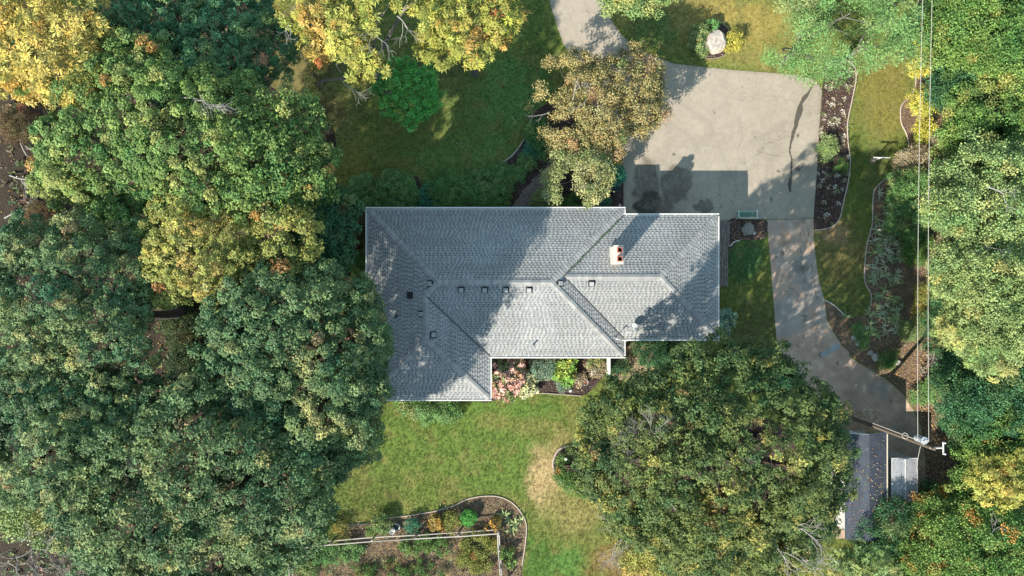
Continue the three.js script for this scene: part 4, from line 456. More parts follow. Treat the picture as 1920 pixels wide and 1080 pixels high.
// ------------------------------------------------------------------ shrubs and garden plants
const tufts = (px, py, rx, ry, n, s, r = 7, h = 0.35) => { srand(s); return [...Array(n)].map(() => { const a = rr(0, 6.28), q = Math.sqrt(rnd()); return [px + Math.cos(a) * q * rx, py + Math.sin(a) * q * ry, r * rr(0.6, 1.4), h * rr(0.7, 1.5)]; }); };
const shrubs = [
  // front bed and left end of the house
  ['shrub', 'left of two leafy green shrubs at the left end of the front bed', [[683, 362, 28, 1.6], [668, 372, 18, 1.3]], 'small', 'fresh'],
  ['shrub', 'right of two leafy green shrubs at the left end of the front bed', [[742, 354, 30, 1.8], [718, 372, 22, 1.4], [765, 366, 16, 1.3]], 'small', 'fresh'],
  ['shrub', 'rust-tinged shrub at the upper left corner of the roof', [[668, 395, 24, 1.3], [680, 408, 20, 1.2], [664, 420, 18, 1]], 'small', 'rust'],
  ['shrub', 'small green shrub against the left wall, nearer the roof corner', [[673, 490, 17, 1.2]], 'small', 'mid'],
  ['shrub', 'tiny green shrub against the left wall, lower down', [[684, 542, 11, 0.8]], 'small', 'fresh'],
  ['shrub', 'dark shrub with pale leaves in the middle of the front bed', [[808, 368, 20, 0.9], [795, 376, 14, 0.8]], 'small', 'teal'],
  ['shrub', 'dark spreading shrub in the middle of the front bed', [[845, 358, 34, 0.9], [870, 372, 24, 0.8]], 'feather', 'shade'],
  ['shrub', 'wide low green shrub where the front bed meets the lawn', [[905, 345, 26, 1], [935, 333, 22, 0.9], [925, 350, 20, 0.9]], 'small', 'fresh'],
  ['shrub', 'dense green shrub between the low green shrub and the gutter', [[908, 372, 24, 1], [930, 368, 20, 1]], 'small', 'shade'],
  ['shrub', 'dark blue-green shrub inside the curved edging of the front lawn', [[1000, 280, 15, 0.7], [1008, 268, 12, 0.7]], 'feather', 'teal'],
  ['shrub', 'green leafy shrub at the upper end of the curved edging', [[1008, 248, 20, 1.1], [1012, 262, 16, 1]], 'small', 'fresh'],
  ['shrub', 'low shrub along the left side of the brick walk', [[988, 304, 14, 0.7], [966, 326, 15, 0.7], [1018, 284, 11, 0.7], [950, 345, 13, 0.6]], 'small', 'fresh'],
  ['shrub', 'pale-flecked shrub right of the brick walk against the house', [[1020, 376, 18, 1], [1030, 364, 12, 0.9]], 'small', 'pale'],
  ['shrub', 'small teal round shrub at the inner corner beside the parking pad', [[1130, 384, 12, 0.7]], 'small', 'teal'],
  ['shrub', 'dark low shrub under the pale tree by the gutter', [[1075, 388, 20, 0.7], [1050, 385, 14, 0.7]], 'small', 'shade'],
  ['shrub', 'green shrub by the brick walk under the tan tree', [[1130, 272, 22, 1.4], [1105, 262, 20, 1.4]], 'small', 'fresh'],
  // south bed
  ['rose_bush', 'pink-flowering bush filling the left part of the south bed', [[938, 690, 22, 1.2], [955, 705, 22, 1.3], [932, 720, 18, 1.1], [950, 735, 14, 0.8], [965, 685, 14, 1.2]], 'broad', 'pink', { odd: 0.4, category: 'bush' }],
  ['hosta', 'cream variegated hosta beside the pink bush', [[990, 718, 18, 0.6], [982, 730, 12, 0.5]], 'broad', 'cream', { category: 'hosta' }],
  ['shrub', 'blue-grey rounded shrub in the south bed below the gutter', [[1018, 690, 18, 0.9]], 'small', 'bluegrey'],
  ['hosta', 'bright lime hosta in the middle of the south bed', [[1055, 698, 16, 0.7], [1064, 712, 12, 0.5], [1066, 682, 12, 0.7]], 'broad', 'neon', { category: 'hosta' }],
  ['hosta', 'pale yellow hosta against the gutter in the south bed', [[1060, 674, 12, 0.6]], 'broad', 'cream', { category: 'hosta' }],
  ['shrub', 'small grey-green plant at the front of the south bed', [[1052, 724, 10, 0.4]], 'small', 'bluegrey'],
  ['shrub', 'lime shrub at the right end of the south bed by the white screen', [[1118, 674, 12, 0.8]], 'small', 'lime'],
  ['shrub', 'brown-leaved shrub beside the white screen', [[1120, 690, 14, 0.8], [1085, 712, 10, 0.5]], 'small', 'dry'],
  ['ground_cover', 'low green ground cover along the wall below the left wing', [[800, 762, 24, 0.5], [835, 764, 24, 0.5], [770, 758, 20, 0.5]], 'small', 'fresh', { category: 'plant' }],
  // patio and right end
  ['shrub', 'dark shrub beside the patio under the right wing', [[1220, 658, 26, 1.2], [1245, 662, 20, 1.1]], 'small', 'dark'],
  ['shrub', 'dark shrub below the right wing gutter near the big tree', [[1290, 655, 22, 1.3], [1265, 668, 18, 1.2]], 'small', 'dark'],
  ['shrub', 'small leafy shrub left of the patio tiles', [[1160, 688, 13, 0.8], [1150, 700, 10, 0.7]], 'small', 'dark'],
  ['shrub', 'white-flecked shrub at the lower right corner of the house', [[1356, 598, 16, 1.1], [1352, 620, 14, 1]], 'broad', 'bluegrey'],
  // boulder bed
  ['shrub', 'yellow-green shrub left of the pale boulder', [[1312, 62, 13, 0.7], [1306, 80, 12, 0.7], [1318, 98, 11, 0.5]], 'small', 'lime'],
  ['shrub', 'bright lime shrub right of the pale boulder', [[1377, 75, 11, 0.7], [1370, 84, 8, 0.5]], 'small', 'yellow'],
  ['hosta', 'small dark hosta above the pale boulder', [[1337, 46, 9, 0.5]], 'broad', 'shade', { category: 'hosta' }],
  // bed right of the parking pad
  ['shrub', 'yellow-green shrub in the bed right of the parking pad', [[1552, 272, 13, 0.7], [1550, 288, 10, 0.5]], 'feather', 'lime', { gaps: 0.05 }],
  ['shrub', 'small dark green shrub low in the bed right of the parking pad', [[1576, 312, 10, 0.5]], 'feather', 'mid', { gaps: 0.05 }],
  // east border
  ['yellow_shrub', 'upper yellow-leaved shrub under the power line at the top right', [[1737, 45, 16, 3.2], [1740, 85, 17, 3.4], [1728, 120, 15, 3], [1745, 108, 12, 3.2]], 'star', 'yellow', { leaf: 0.7, clump: 0.2, category: 'shrub' }],
  ['yellow_shrub', 'middle yellow-green shrub beside the sandy bed edge', [[1736, 185, 19, 2.6], [1728, 200, 13, 2.2], [1750, 176, 12, 2.4]], 'small', 'yellow', { category: 'shrub' }],
  ['yellow_shrub', 'lowest small yellow-green shrub beside the sandy bed edge', [[1734, 238, 13, 1.6], [1730, 256, 9, 1.2]], 'small', 'yellow', { category: 'shrub' }],
  ['ornamental_grass', 'upper tan grass tuft right of the yellow shrubs', [[1752, 206, 10, 0.7]], 'feather', 'dry', { gaps: 0, category: 'grass tuft' }],
  ['ornamental_grass', 'lower tan grass tuft right of the yellow shrubs', [[1750, 262, 10, 0.7]], 'feather', 'dry', { gaps: 0, category: 'grass tuft' }],
  ['shrub', 'grey-brown shrub at the upper bend of the right border', [[1708, 300, 20, 1.4], [1724, 292, 14, 1.4]], 'feather', 'dry', { gaps: 0.05 }],
  ['shrub', 'fresh green shrub right of the lawn, below the grey-brown one', [[1702, 348, 26, 2], [1722, 335, 18, 2], [1690, 370, 18, 1.6]], 'small', 'fresh'],
  ['shrub', 'second fresh green shrub right of the lawn, lower down', [[1694, 412, 24, 1.8], [1712, 425, 22, 1.8], [1716, 395, 16, 2]], 'small', 'fresh'],
  ['shrub', 'third green shrub right of the lawn beside the left power line', [[1722, 462, 22, 1.5], [1714, 482, 14, 1.2]], 'small', 'mid'],
  ['shrub', 'dark shrub under the right trees near the brush pile', [[1768, 600, 26, 2.4], [1762, 640, 22, 2], [1775, 560, 22, 2.4]], 'small', 'dark'],
  ['shrub', 'lime shrub among the lilies right of the drive bend', [[1705, 622, 14, 0.8], [1722, 610, 12, 0.8]], 'feather', 'lime', { gaps: 0.05 }],
  ['shrub', 'low green shrub by the stones along the drive bend', [[1662, 678, 14, 0.6], [1672, 668, 10, 0.5]], 'small', 'mid'],
  ['shrub', 'green ground plant at the left of the stones along the drive bend', [[1605, 620, 12, 0.5], [1618, 640, 12, 0.5]], 'small', 'fresh'],
  ['shrub', 'low olive shrub between lilies and dark wood', [[1742, 560, 20, 1], [1735, 590, 14, 0.8]], 'feather', 'olive', { gaps: 0.05 }],
  ['shrub', 'green shrub above the coiled hose right of the drive', [[1725, 742, 12, 0.7], [1740, 735, 12, 0.8], [1762, 725, 22, 1.4]], 'small', 'fresh'],
  ['shrub', 'leafy shrub below the leaf-strewn strip right of the shed', [[1745, 930, 20, 1.8], [1790, 940, 26, 2.4]], 'small', 'dark'],
  ['shrub', 'dark shrub right of the pole top', [[1812, 832, 22, 2.2], [1818, 800, 20, 2.2]], 'small', 'dark'],
  // lower garden
  ['shrub', 'lime round shrub left of the little fountain', [[715, 985, 13, 0.8]], 'small', 'lime'],
  ['shrub', 'small teal shrub right of the little fountain', [[773, 985, 11, 0.6]], 'small', 'teal'],
  ['shrub', 'clipped round dark green shrub in the garden bed', [[878, 973, 12, 0.7]], 'small', 'vivid', { clump: 0.12, sprays: 9, leaf: 0.7 }],
  ['marigold', 'orange flowering plant in the middle of the garden bed', [[816, 978, 10, 0.5], [822, 988, 7, 0.4]], 'broad', 'orange', { category: 'flowers' }],
  ['marigold', 'orange flowering plant near the fence corner', [[925, 984, 9, 0.4]], 'broad', 'orange', { category: 'flowers' }],
  ['shrub', 'olive shrub between the orange flowers and the clipped shrub', [[850, 972, 14, 0.6], [842, 985, 12, 0.5]], 'small', 'olive'],
  ['shrub', 'green shrub at the left end of the garden bed under the maple', [[592, 1000, 20, 0.7], [614, 996, 14, 0.6]], 'feather', 'mid', { gaps: 0.05 }],
  ['shrub', 'tan grassy tuft left of the lime shrub in the garden bed', [[635, 994, 15, 0.6]], 'feather', 'olive', { gaps: 0 }],
  ['shrub', 'small green shrub just left of the lime shrub', [[698, 994, 9, 0.5]], 'small', 'mid'],
  ['weed_patch', 'bright green weeds inside the fence at the left end', tufts(640, 1034, 55, 16, 30, 71), 'small', 'fresh', { category: 'weeds' }],
  ['weed_patch', 'lime weeds below the fence near the left post', tufts(572, 1066, 22, 16, 16, 72), 'small', 'lime', { category: 'weeds' }],
  ['weed_patch', 'olive weeds inside the fence in the middle', tufts(800, 1026, 45, 18, 24, 73), 'small', 'mid', { category: 'weeds' }],
  ['weed_patch', 'yellowing weeds inside the fence near the right corner', tufts(895, 1035, 36, 34, 34, 74), 'small', 'olive', { category: 'weeds' }],
  ['weed_patch', 'scattered green weeds along the bottom edge inside the fence', tufts(760, 1070, 110, 14, 26, 75, 6, 0.3), 'small', 'mid', { category: 'weeds' }],
  ['shrub', 'leafy green plant right of the fence corner', [[948, 1035, 11, 0.5], [955, 1055, 9, 0.4]], 'broad', 'mid'],
  // round bed and bottom edge
  ['ground_cover', 'green ground cover in the round bed beside the red bench', [[1052, 888, 14, 0.5], [1072, 902, 16, 0.5], [1090, 915, 16, 0.5], [1055, 858, 10, 0.4]], 'small', 'mid', { category: 'plant' }],
  ['shrub', 'small green shrub at the bottom edge left of the grey slab', [[1252, 1050, 18, 0.8]], 'small', 'vivid'],
  // undergrowth in the wood
  ['thicket', 'dark leafy thicket in the hole between the left maples', [[342, 620, 32, 1.2], [345, 680, 28, 1.1], [328, 580, 24, 1.1]], 'small', 'gloom', { category: 'thicket' }],
  ['thicket', 'brown thicket in the gap below the golden tree', [[30, 232, 26, 1.6], [75, 412, 28, 1.4]], 'feather', 'rust', { gaps: 0.1, category: 'thicket' }],
];
for (const [name, label, lobesPx, spec, pal, o = {}] of shrubs) tree(name, label, lobesPx, spec, pal, { clump: 0.17, sprays: 7, leaf: spec === 'broad' ? 0.75 : 0.85, flat: 0.75, low: 1.5, trunk: 0.035, gaps: 0, category: 'shrub', ...o });

// strap-leaved lilies and small dry perennials: many alike
{ srand(4242); const geo = sprayGeo('strap', 31), geo2 = sprayGeo('strap', 77), mats = [[0.24, 0.32, 0.15], [0.42, 0.46, 0.29], [0.3, 0.38, 0.15], [0.52, 0.5, 0.34]].map((c) => mat(...c, 0.8));
  const inE = plan([[1640, 350], [1665, 345], [1690, 450], [1688, 560], [1690, 625], [1640, 640], [1590, 612], [1575, 590], [1625, 592], [1640, 570], [1628, 530], [1628, 480], [1640, 430]]), b = bounds(inE); let n = 0;
  for (let k = 0; k < 4000 && n < 85; k++) { const x = rr(b[0], b[2]), z = rr(b[1], b[3]); if (!inside(inE, x, z)) continue; const m = part('lily_clump', n % 2 ? geo : geo2, pick(mats)); m.position.set(x, 0.01, z); m.rotation.y = rr(0, 6.28); m.scale.setScalar(rr(0.95, 1.45)); tag(m, 'strap-leaved lily clump in the mulch border between right lawn and trees', 'lily', 'lilies in the right border'); n++; }
  for (const [px, py, s] of [[945, 965, 1.1], [955, 972, 1], [968, 982, 1.2], [978, 976, 1], [960, 990, 1]]) { const p = at(px, py), m = part('daylily', geo, mats[2]); m.position.set(p.x, 0.015, p.z); m.rotation.y = rr(0, 6); m.scale.setScalar(s * 1.2); tag(m, 'strap-leaved green daylily inside the curved tip of the garden bed', 'daylily', 'daylilies at the garden bed tip'); }
  const tuft = sprayGeo('broad', 55), dm = [[0.5, 0.44, 0.34], [0.36, 0.32, 0.2], [0.6, 0.55, 0.46], [0.22, 0.26, 0.1]].map((c) => mat(...c, 0.9)); n = 0; const q = bounds(BED_DRIVE);
  for (let k = 0; k < 4000 && n < 90; k++) { const x = rr(q[0], q[2]), z = rr(q[1], q[3]); if (!inside(BED_DRIVE, x, z) || (z > -9.5 && rnd() < 0.7)) continue; const m = part('dry_perennial', tuft, pick(dm)); m.position.set(x, 0.03, z); m.rotation.y = rr(0, 6.28); m.scale.setScalar(rr(0.5, 0.95)); tag(m, 'small faded perennial in the mulch bed right of the parking pad', 'perennial', 'faded perennials in the mulch bed'); n++; } }

// ------------------------------------------------------------------ small things
// edging strips
const edgeM = mat(0.46, 0.38, 0.32, 0.9), edgeM2 = mat(0.3, 0.25, 0.21, 0.95);
function edging(label, pts, m = edgeM, r = 0.045) { const c = new THREE.CatmullRomCurve3(pts.map(([x, y]) => { const p = at(x, y); return V(p.x, 0.035, p.z); }), false, 'catmullrom', 0.5); tag(part('garden_edging', new THREE.TubeGeometry(c, pts.length * 6, r, 6), m), label, 'edging'); }
edging('edging strip along the right side of the bed by the parking pad', [[1548, 130], [1560, 116], [1582, 113], [1600, 122], [1605, 145], [1598, 185], [1589, 230], [1590, 268], [1594, 300], [1590, 340], [1581, 380], [1573, 412], [1556, 427], [1527, 432]]);
edging('long winding edging strip between the right lawn and the tree border', EAST_LINE.slice(0, -1));
edging('curved edging strip on the right of the dim front lawn', [[945, 304], [966, 286], [986, 254], [999, 214]], edgeM, 0.055);
edging('short edging strip between the drive and the small lawn tip', [[1546, 563], [1560, 570], [1574, 582], [1584, 592]], mat(0.55, 0.52, 0.46, 0.9));
edging('curved edging strip along the top of the lower garden bed', GARDEN_LINE.slice(1, 16));
edging('edging strip at the front of the south flower bed', [[975, 741], [1010, 737], [1050, 739], [1090, 742]], edgeM2, 0.05);
edging('edging strip round the left side of the bed under the big tree', [[1075, 835], [1050, 841], [1039, 858], [1037, 875], [1045, 895], [1066, 914], [1105, 928], [1145, 940]], mat(0.42, 0.33, 0.29, 0.9), 0.08);
edging('short edging arc below the stone by the green bench', [[1369, 462], [1376, 454], [1386, 451]], mat(0.62, 0.58, 0.52, 0.9), 0.05);
edging('edging ring below the boulder bed', [[1300, 96], [1325, 110], [1355, 105], [1369, 88], [1368, 60], [1352, 43]], edgeM2, 0.03);
// stones
function stone(name, label, px, py, w, h, d, col, s, cat = 'stone') { srand(s); const g = new THREE.IcosahedronGeometry(0.5, 4), p = g.attributes.position; for (let i = 0; i < p.count; i++) { const v = V(p.getX(i), p.getY(i), p.getZ(i)).normalize(); let k = 0.5 * (0.78 + 0.3 * noise(v.x * 1.8 + s, v.z * 1.8 + v.y * 1.3) + 0.12 * noise(v.x * 6 + s, v.z * 6 + v.y * 5)); v.multiplyScalar(k); v.y = Math.min(v.y, 0.3 + 0.04 * noise(v.x * 9 + s, v.z * 9)); p.setXYZ(i, v.x, v.y, v.z); } g.computeVertexNormals(); g.scale(w * 1.15, h * 1.6, d * 1.15); const q = at(px, py, h * 0.4), t = pixels(128, 128, (x, y) => { const n = fbm(x / 10 + s, y / 10, 4), m = fbm(x / 30 + s * 2, y / 30, 3); return col.map((c) => c * (0.55 + 0.6 * n + 0.3 * (m - 0.3))); }, true); const m = part(name, g, new THREE.MeshStandardMaterial({ map: t, roughness: 0.95 })); m.position.set(q.x, h * 0.28, q.z); m.rotation.y = rr(0, 6); tag(m, label, cat); return m; }
stone('boulder', 'large pale boulder in the small round bed on the upper lawn', 1343, 79, 1.35, 0.9, 1.25, [0.52, 0.46, 0.4], 3, 'boulder');
stone('garden_stone', 'flat grey stone in the mulch behind the green bench', 1403, 430, 0.8, 0.4, 0.7, [0.3, 0.28, 0.24], 8);
stone('garden_stone', 'largest pale stone beside the drive bend', 1642, 670, 0.5, 0.3, 0.42, [0.5, 0.47, 0.42], 12);
stone('garden_stone', 'small stone right of the largest pale stone by the drive bend', 1653, 675, 0.34, 0.22, 0.3, [0.45, 0.43, 0.4], 14);
stone('garden_stone', 'upper stone of the row beside the drive bend', 1601, 633, 0.32, 0.2, 0.3, [0.5, 0.47, 0.43], 15);
stone('garden_stone', 'stone just below the upper one beside the drive bend', 1609, 643, 0.4, 0.22, 0.3, [0.48, 0.45, 0.42], 16);
stone('garden_stone', 'mid stone of the row beside the drive bend', 1632, 661, 0.34, 0.2, 0.3, [0.4, 0.36, 0.32], 17);
stone('garden_stone', 'stone beside the low shrub at the drive bend', 1684, 680, 0.36, 0.2, 0.34, [0.42, 0.38, 0.33], 18);
stone('garden_stone', 'white stone at the front of the south flower bed', 1070, 733, 0.22, 0.14, 0.16, [0.7, 0.68, 0.64], 19);
stone('boulder', 'grey boulder at the bottom edge under the half-bare tree', 1370, 1060, 0.9, 0.5, 0.7, [0.34, 0.34, 0.34], 20, 'boulder');
stone('garden_stone', 'round stone beside the clipped shrub in the garden bed', 863, 965, 0.3, 0.22, 0.36, [0.4, 0.36, 0.33], 21);
stone('garden_stone', 'white stone at the inner corner by the parking pad', 1162, 385, 0.2, 0.14, 0.2, [0.62, 0.6, 0.56], 22);
stone('garden_stone', 'pale stone under the teal plant beside the parking pad', 1160, 344, 0.26, 0.18, 0.36, [0.6, 0.58, 0.56], 23);
{ const p = at(1331, 1052), m = tag(part('stone_slab', rbox(1.0, 0.12, 0.8, 0.03), mat(0.32, 0.28, 0.26, 0.9)), 'flat grey slab at the bottom edge left of the grey boulder', 'slab'); m.position.set(p.x, 0.07, p.z); m.rotation.y = 0.35; }
// green bench at the edge of the parking pad, its back to the mulch
{ const p = at(1400, 402, 0.4), o = thing('bench', 'green slatted bench with white arms at the edge of the parking pad', 'bench', [p.x, 0.02, p.z]), green = mat(0.055, 0.2, 0.14, 0.55), pale = mat(0.6, 0.66, 0.6, 0.5), W = 1.22;
  for (let i = 0; i < 4; i++) part('seat_slat', rbox(W, 0.03, 0.075, 0.01, 0, 0.44 - i * 0.006, -0.2 + i * 0.1), i ? green : mat(0.3, 0.42, 0.33, 0.6), o);
  for (let i = 0; i < 9; i++) { const b = part('back_slat', rbox(0.06, 0.36, 0.02, 0.008), pale, o, [-0.5 + i * 0.125, 0.66, 0.25]); b.rotation.x = 0.22; }
  part('back_rail', rbox(W, 0.06, 0.035, 0.01, 0, 0.86, 0.295), pale, o); part('back_rail', rbox(W, 0.05, 0.03, 0.01, 0, 0.5, 0.21), green, o);
  for (const s of [-1, 1]) { part('armrest', rbox(0.06, 0.035, 0.52, 0.012, s * W / 2, 0.64, 0.0), pale, o); part('leg', rbox(0.05, 0.63, 0.05, 0.01, s * W / 2, 0.315, -0.22), pale, o); part('leg', rbox(0.05, 0.88, 0.05, 0.01, s * W / 2, 0.44, 0.27), pale, o); part('seat_rail', rbox(0.04, 0.05, 0.5, 0.01, s * (W / 2 - 0.03), 0.4, 0.0), green, o); } }
// white T post on the right lawn
{ const p = at(1637, 301, 0), o = thing('clothes_post', 'white T-shaped post standing on the right lawn', 'post', [p.x, 0, p.z]); part('post', cyl(0.045, 0.04, 1.05, 0, 0, 0, 10), white, o); part('crossbar', rod(V(-0.52, 1.07, -0.01), V(0.56, 1.07, 0.01), 0.04, 0.04, 8), white, o); for (const x of [-0.45, -0.15, 0.2, 0.5]) part('hook', new THREE.TorusGeometry(0.03, 0.008, 5, 10).translate(x, 1.12, 0), metalGrey, o); part('base', cyl(0.2, 0.16, 0.05, 0, 0, 0, 12), mat(0.3, 0.22, 0.17, 1), o); }
// rail fence round the lower garden
const fenceM = [[0.42, 0.38, 0.34], [0.34, 0.3, 0.27], [0.5, 0.46, 0.41]].map((c) => mat(...c, 0.95));
function fence(label, pts) { srand(pts.length * 91 + pts[0][0]); const a0 = at(...pts[0], 0), o = thing('rail_fence', label, 'fence', [a0.x, 0, a0.z]); const P = pts.map(([x, y]) => at(x, y, 0.5).setY(0).sub(V(a0.x, 0, a0.z)));
  P.forEach((p) => part('post', box(0.11, 1.05, 0.11, p.x, 0.5, p.z, rr(0, 1)), pick(fenceM), o));
  for (let i = 0; i + 1 < P.length; i++) for (const [y, s] of [[0.42, -0.04], [0.9, 0.05]]) { const a = P[i].clone().setY(y + rr(-0.04, 0.04)), b = P[i + 1].clone().setY(y + rr(-0.04, 0.04)), d = b.clone().sub(a).normalize(); part('rail', rod(a.addScaledVector(d, -0.06).add(V(-d.z * s, 0, d.x * s)), b.addScaledVector(d, 0.06).add(V(-d.z * s, 0, d.x * s)), 0.05, 0.045, 5), pick(fenceM), o); } }
fence('weathered rail fence running across the lower garden bed', [[560, 1022], [622, 1016], [700, 1009], [780, 1005], [860, 1000], [934, 995]]);
fence('weathered rail fence going down from the right corner of the garden', [[935, 999], [936, 1028], [939, 1062], [941, 1100]]);
fence('weathered rail fence at the left side of the garden beside the maple', [[545, 1036], [547, 1064], [549, 1100]]);
// little fountain, board, pots, bench in the round bed
{ const p = at(739, 990), o = thing('garden_fountain', 'small stone fountain with pale rims beside the lime shrub', 'fountain', [p.x, 0.01, p.z]), st = mat(0.5, 0.49, 0.47, 0.8), wt = mat(0.03, 0.035, 0.04, 0.15);
  const rim = new THREE.TorusGeometry(0.26, 0.045, 8, 24).rotateX(Math.PI / 2).scale(1.15, 1, 0.9).translate(0.1, 0.14, -0.08), pool = new THREE.CircleGeometry(0.26, 24).rotateX(-Math.PI / 2).scale(1.15, 1, 0.9).translate(0.1, 0.12, -0.08); part('pool_rim', [rim, new THREE.CylinderGeometry(0.29, 0.3, 0.14, 20, 1, true).scale(1.1, 1, 0.9).translate(0.1, 0.07, -0.08)], st, o); part('water', pool, wt, o);
  part('bowl', new THREE.LatheGeometry([[0.05, 0], [0.06, 0.25], [0.2, 0.36], [0.22, 0.4], [0.17, 0.39], [0.05, 0.34]].map((q) => new THREE.Vector2(...q)), 20).translate(-0.06, 0, 0.06), st, o); part('bowl', new THREE.LatheGeometry([[0.03, 0.34], [0.035, 0.5], [0.1, 0.58], [0.12, 0.6], [0.07, 0.58], [0.02, 0.55]].map((q) => new THREE.Vector2(...q)), 16).translate(-0.06, 0, 0.06), st, o); }
{ const p = at(761, 1025), o = thing('tilted_tray', 'small white tray tilted on feet inside the fence', 'tray', [p.x, 0.02, p.z], -0.45); const m = part('sheet', rbox(0.24, 0.03, 0.42, 0.008), mat(0.62, 0.65, 0.68, 0.4), o, [0, 0.2, 0]); m.rotation.x = 0.2; for (const s of [-1, 1]) part('foot', box(0.03, 0.2, 0.03, s * 0.09, 0.08, 0), metalDark, o); }
function pot(label, px, py, r, h, col, inner) { const p = at(px, py, h * 0.8), o = thing('flower_pot', label, 'pot', [p.x, 0.01, p.z]); part('pot', new THREE.LatheGeometry([[0.01, 0], [r * 0.7, 0], [r, h], [r * 1.1, h], [r * 1.1, h - 0.03], [r * 0.95, h - 0.02], [r * 0.88, h - 0.06]].map((q) => new THREE.Vector2(...q)), 24), mat(...col, 0.7), o); part('soil', cyl(r * 0.89, r * 0.89, 0.02, 0, h - 0.08, 0, 20), inner, o); return o; }
pot('grey round pot with a red-brown plant at the right end of the south bed', 1097, 717, 0.19, 0.36, [0.45, 0.46, 0.5], mat(0.2, 0.06, 0.04, 1));
pot('brown clay pot between the white bird bath and the patio screen', 1117, 707, 0.2, 0.34, [0.22, 0.13, 0.1], mat(0.06, 0.04, 0.03, 1));
pot('dark round planter beside the walk end of the parking pad', 1153, 352, 0.3, 0.4, [0.06, 0.08, 0.09], mat(0.03, 0.05, 0.06, 1));
{ const o = pot('orange pot holding yellow flowers at the end of the brick walk', 1158, 308, 0.17, 0.42, [0.6, 0.2, 0.06], mat(0.05, 0.03, 0.02, 1)); srand(9); const L = []; for (let i = 0; i < 26; i++) { const a = rr(0, 6.28), r = 0.2 * Math.sqrt(rnd()), u = V(rr(-0.4, 0.4), 1, rr(-0.4, 0.4)).normalize(), y = rnd() < 0.6; L.push([M4(V(Math.cos(a) * r, rr(0.42, 0.62), Math.sin(a) * r), u, a, 0.5), y ? [0.75, 0.6, 0.06] : [0.12, 0.25, 0.05]]); } copies('flowers', sprayGeo('broad', 3), leafMat, L, o).userData.kind = 'stuff'; }
tree('shrub', 'blue-green plant between the orange pot and the dark planter', [[1152, 328, 15, 0.8]], 'broad', 'teal', { clump: 0.17, sprays: 7, leaf: 0.8, trunk: 0.03, gaps: 0, category: 'plant' });
{ const p = at(1113, 698, 0.5), o = thing('bird_bath', 'small white bird bath at the right end of the south bed', 'bird bath', [p.x, 0.01, p.z]); part('pedestal', cyl(0.1, 0.06, 0.52, 0, 0, 0, 14), white, o); part('bowl', new THREE.LatheGeometry([[0.03, 0.48], [0.16, 0.54], [0.19, 0.6], [0.16, 0.59], [0.04, 0.54]].map((q) => new THREE.Vector2(...q)), 22), white, o); }
{ const p = at(1069, 875, 0.4), o = thing('garden_bench', 'reddish wooden bench half under the big round tree', 'bench', [p.x, 0.01, p.z]), m1 = mat(0.36, 0.2, 0.16, 0.8), m2 = mat(0.13, 0.075, 0.065, 0.9); for (let i = 0; i < 3; i++) part('seat_slat', rbox(0.95, 0.03, 0.1, 0.01, 0, 0.42, 0.12 + i * 0.12), m1, o); for (let i = 0; i < 3; i++) { const b = part('back_slat', rbox(0.95, 0.1, 0.025, 0.008), m2, o, [0, 0.55 + i * 0.12, -0.08 - i * 0.04]); b.rotation.x = -0.3; } for (const s of [-1, 1]) { part('leg', box(0.06, 0.41, 0.06, s * 0.4, 0.205, 0.34), m2, o); part('leg', box(0.06, 0.8, 0.06, s * 0.4, 0.4, -0.1), m2, o); } }
{ const p = at(1061, 860, 0.5), o = thing('garden_lantern', 'small pale globe lantern above the red bench', 'lantern', [p.x, 0.01, p.z]); part('stake', cyl(0.02, 0.02, 0.5, 0, 0, 0, 8), metalDark, o); part('globe', new THREE.SphereGeometry(0.1, 16, 10).translate(0, 0.57, 0), mat(0.75, 0.73, 0.66, 0.5), o); }
{ const p = at(1412, 437), o = thing('garden_ornament', 'small white ring-shaped ornament beside the flat stone behind the green bench', 'ornament', [p.x, 0.03, p.z]); part('ring', new THREE.TorusGeometry(0.09, 0.04, 8, 18).rotateX(1.2).translate(0, 0.12, 0), white, o); part('foot', cyl(0.07, 0.05, 0.05, 0, 0, 0.02, 10), white, o); }
// brush pile and hose coil right of the drive
{ const p = at(1752, 690), o = thing('brush_pile', 'pile of cut grey branches under the power lines', 'brush pile', [p.x, 0, p.z]); srand(66); for (let i = 0; i < 42; i++) { const a = rr(0, 6.28), c = V(rr(-0.6, 0.5), rr(0.08, 0.55), rr(-1.1, 1.1)), d = V(Math.cos(a), rr(-0.2, 0.2), Math.sin(a) * 1.2).multiplyScalar(rr(0.3, 0.75)); part('branch', limbGeo([c.clone().sub(d), c.clone().add(V(rr(-0.06, 0.06), rr(0, 0.06), rr(-0.06, 0.06))), c.clone().add(d)], rr(0.02, 0.045), 0.012, 4), i % 3 ? greyBark : paleBark, o); } }
{ const p = at(1757, 752), o = thing('hose_coil', 'loosely coiled grey hose on the leaf-strewn strip by the drive', 'hose'); o.position.set(p.x, 0.02, p.z); const c = new THREE.CatmullRomCurve3([...Array(30)].map((_, i) => V(Math.cos(i * 0.75) * (0.3 + 0.006 * i), 0.03 + i * 0.005, Math.sin(i * 0.75) * (0.28 + 0.004 * i)))); part('hose', new THREE.TubeGeometry(c, 160, 0.024, 6), mat(0.34, 0.32, 0.3, 0.6), o); }
{ const p = at(1627, 806), m = tag(part('marker_stake', box(0.07, 1.2, 0.07, 0, 0.6, 0), mat(0.55, 0.42, 0.12, 0.8)), 'short yellow stake standing at the garage front', 'stake'); m.position.set(p.x, 0, p.z); }

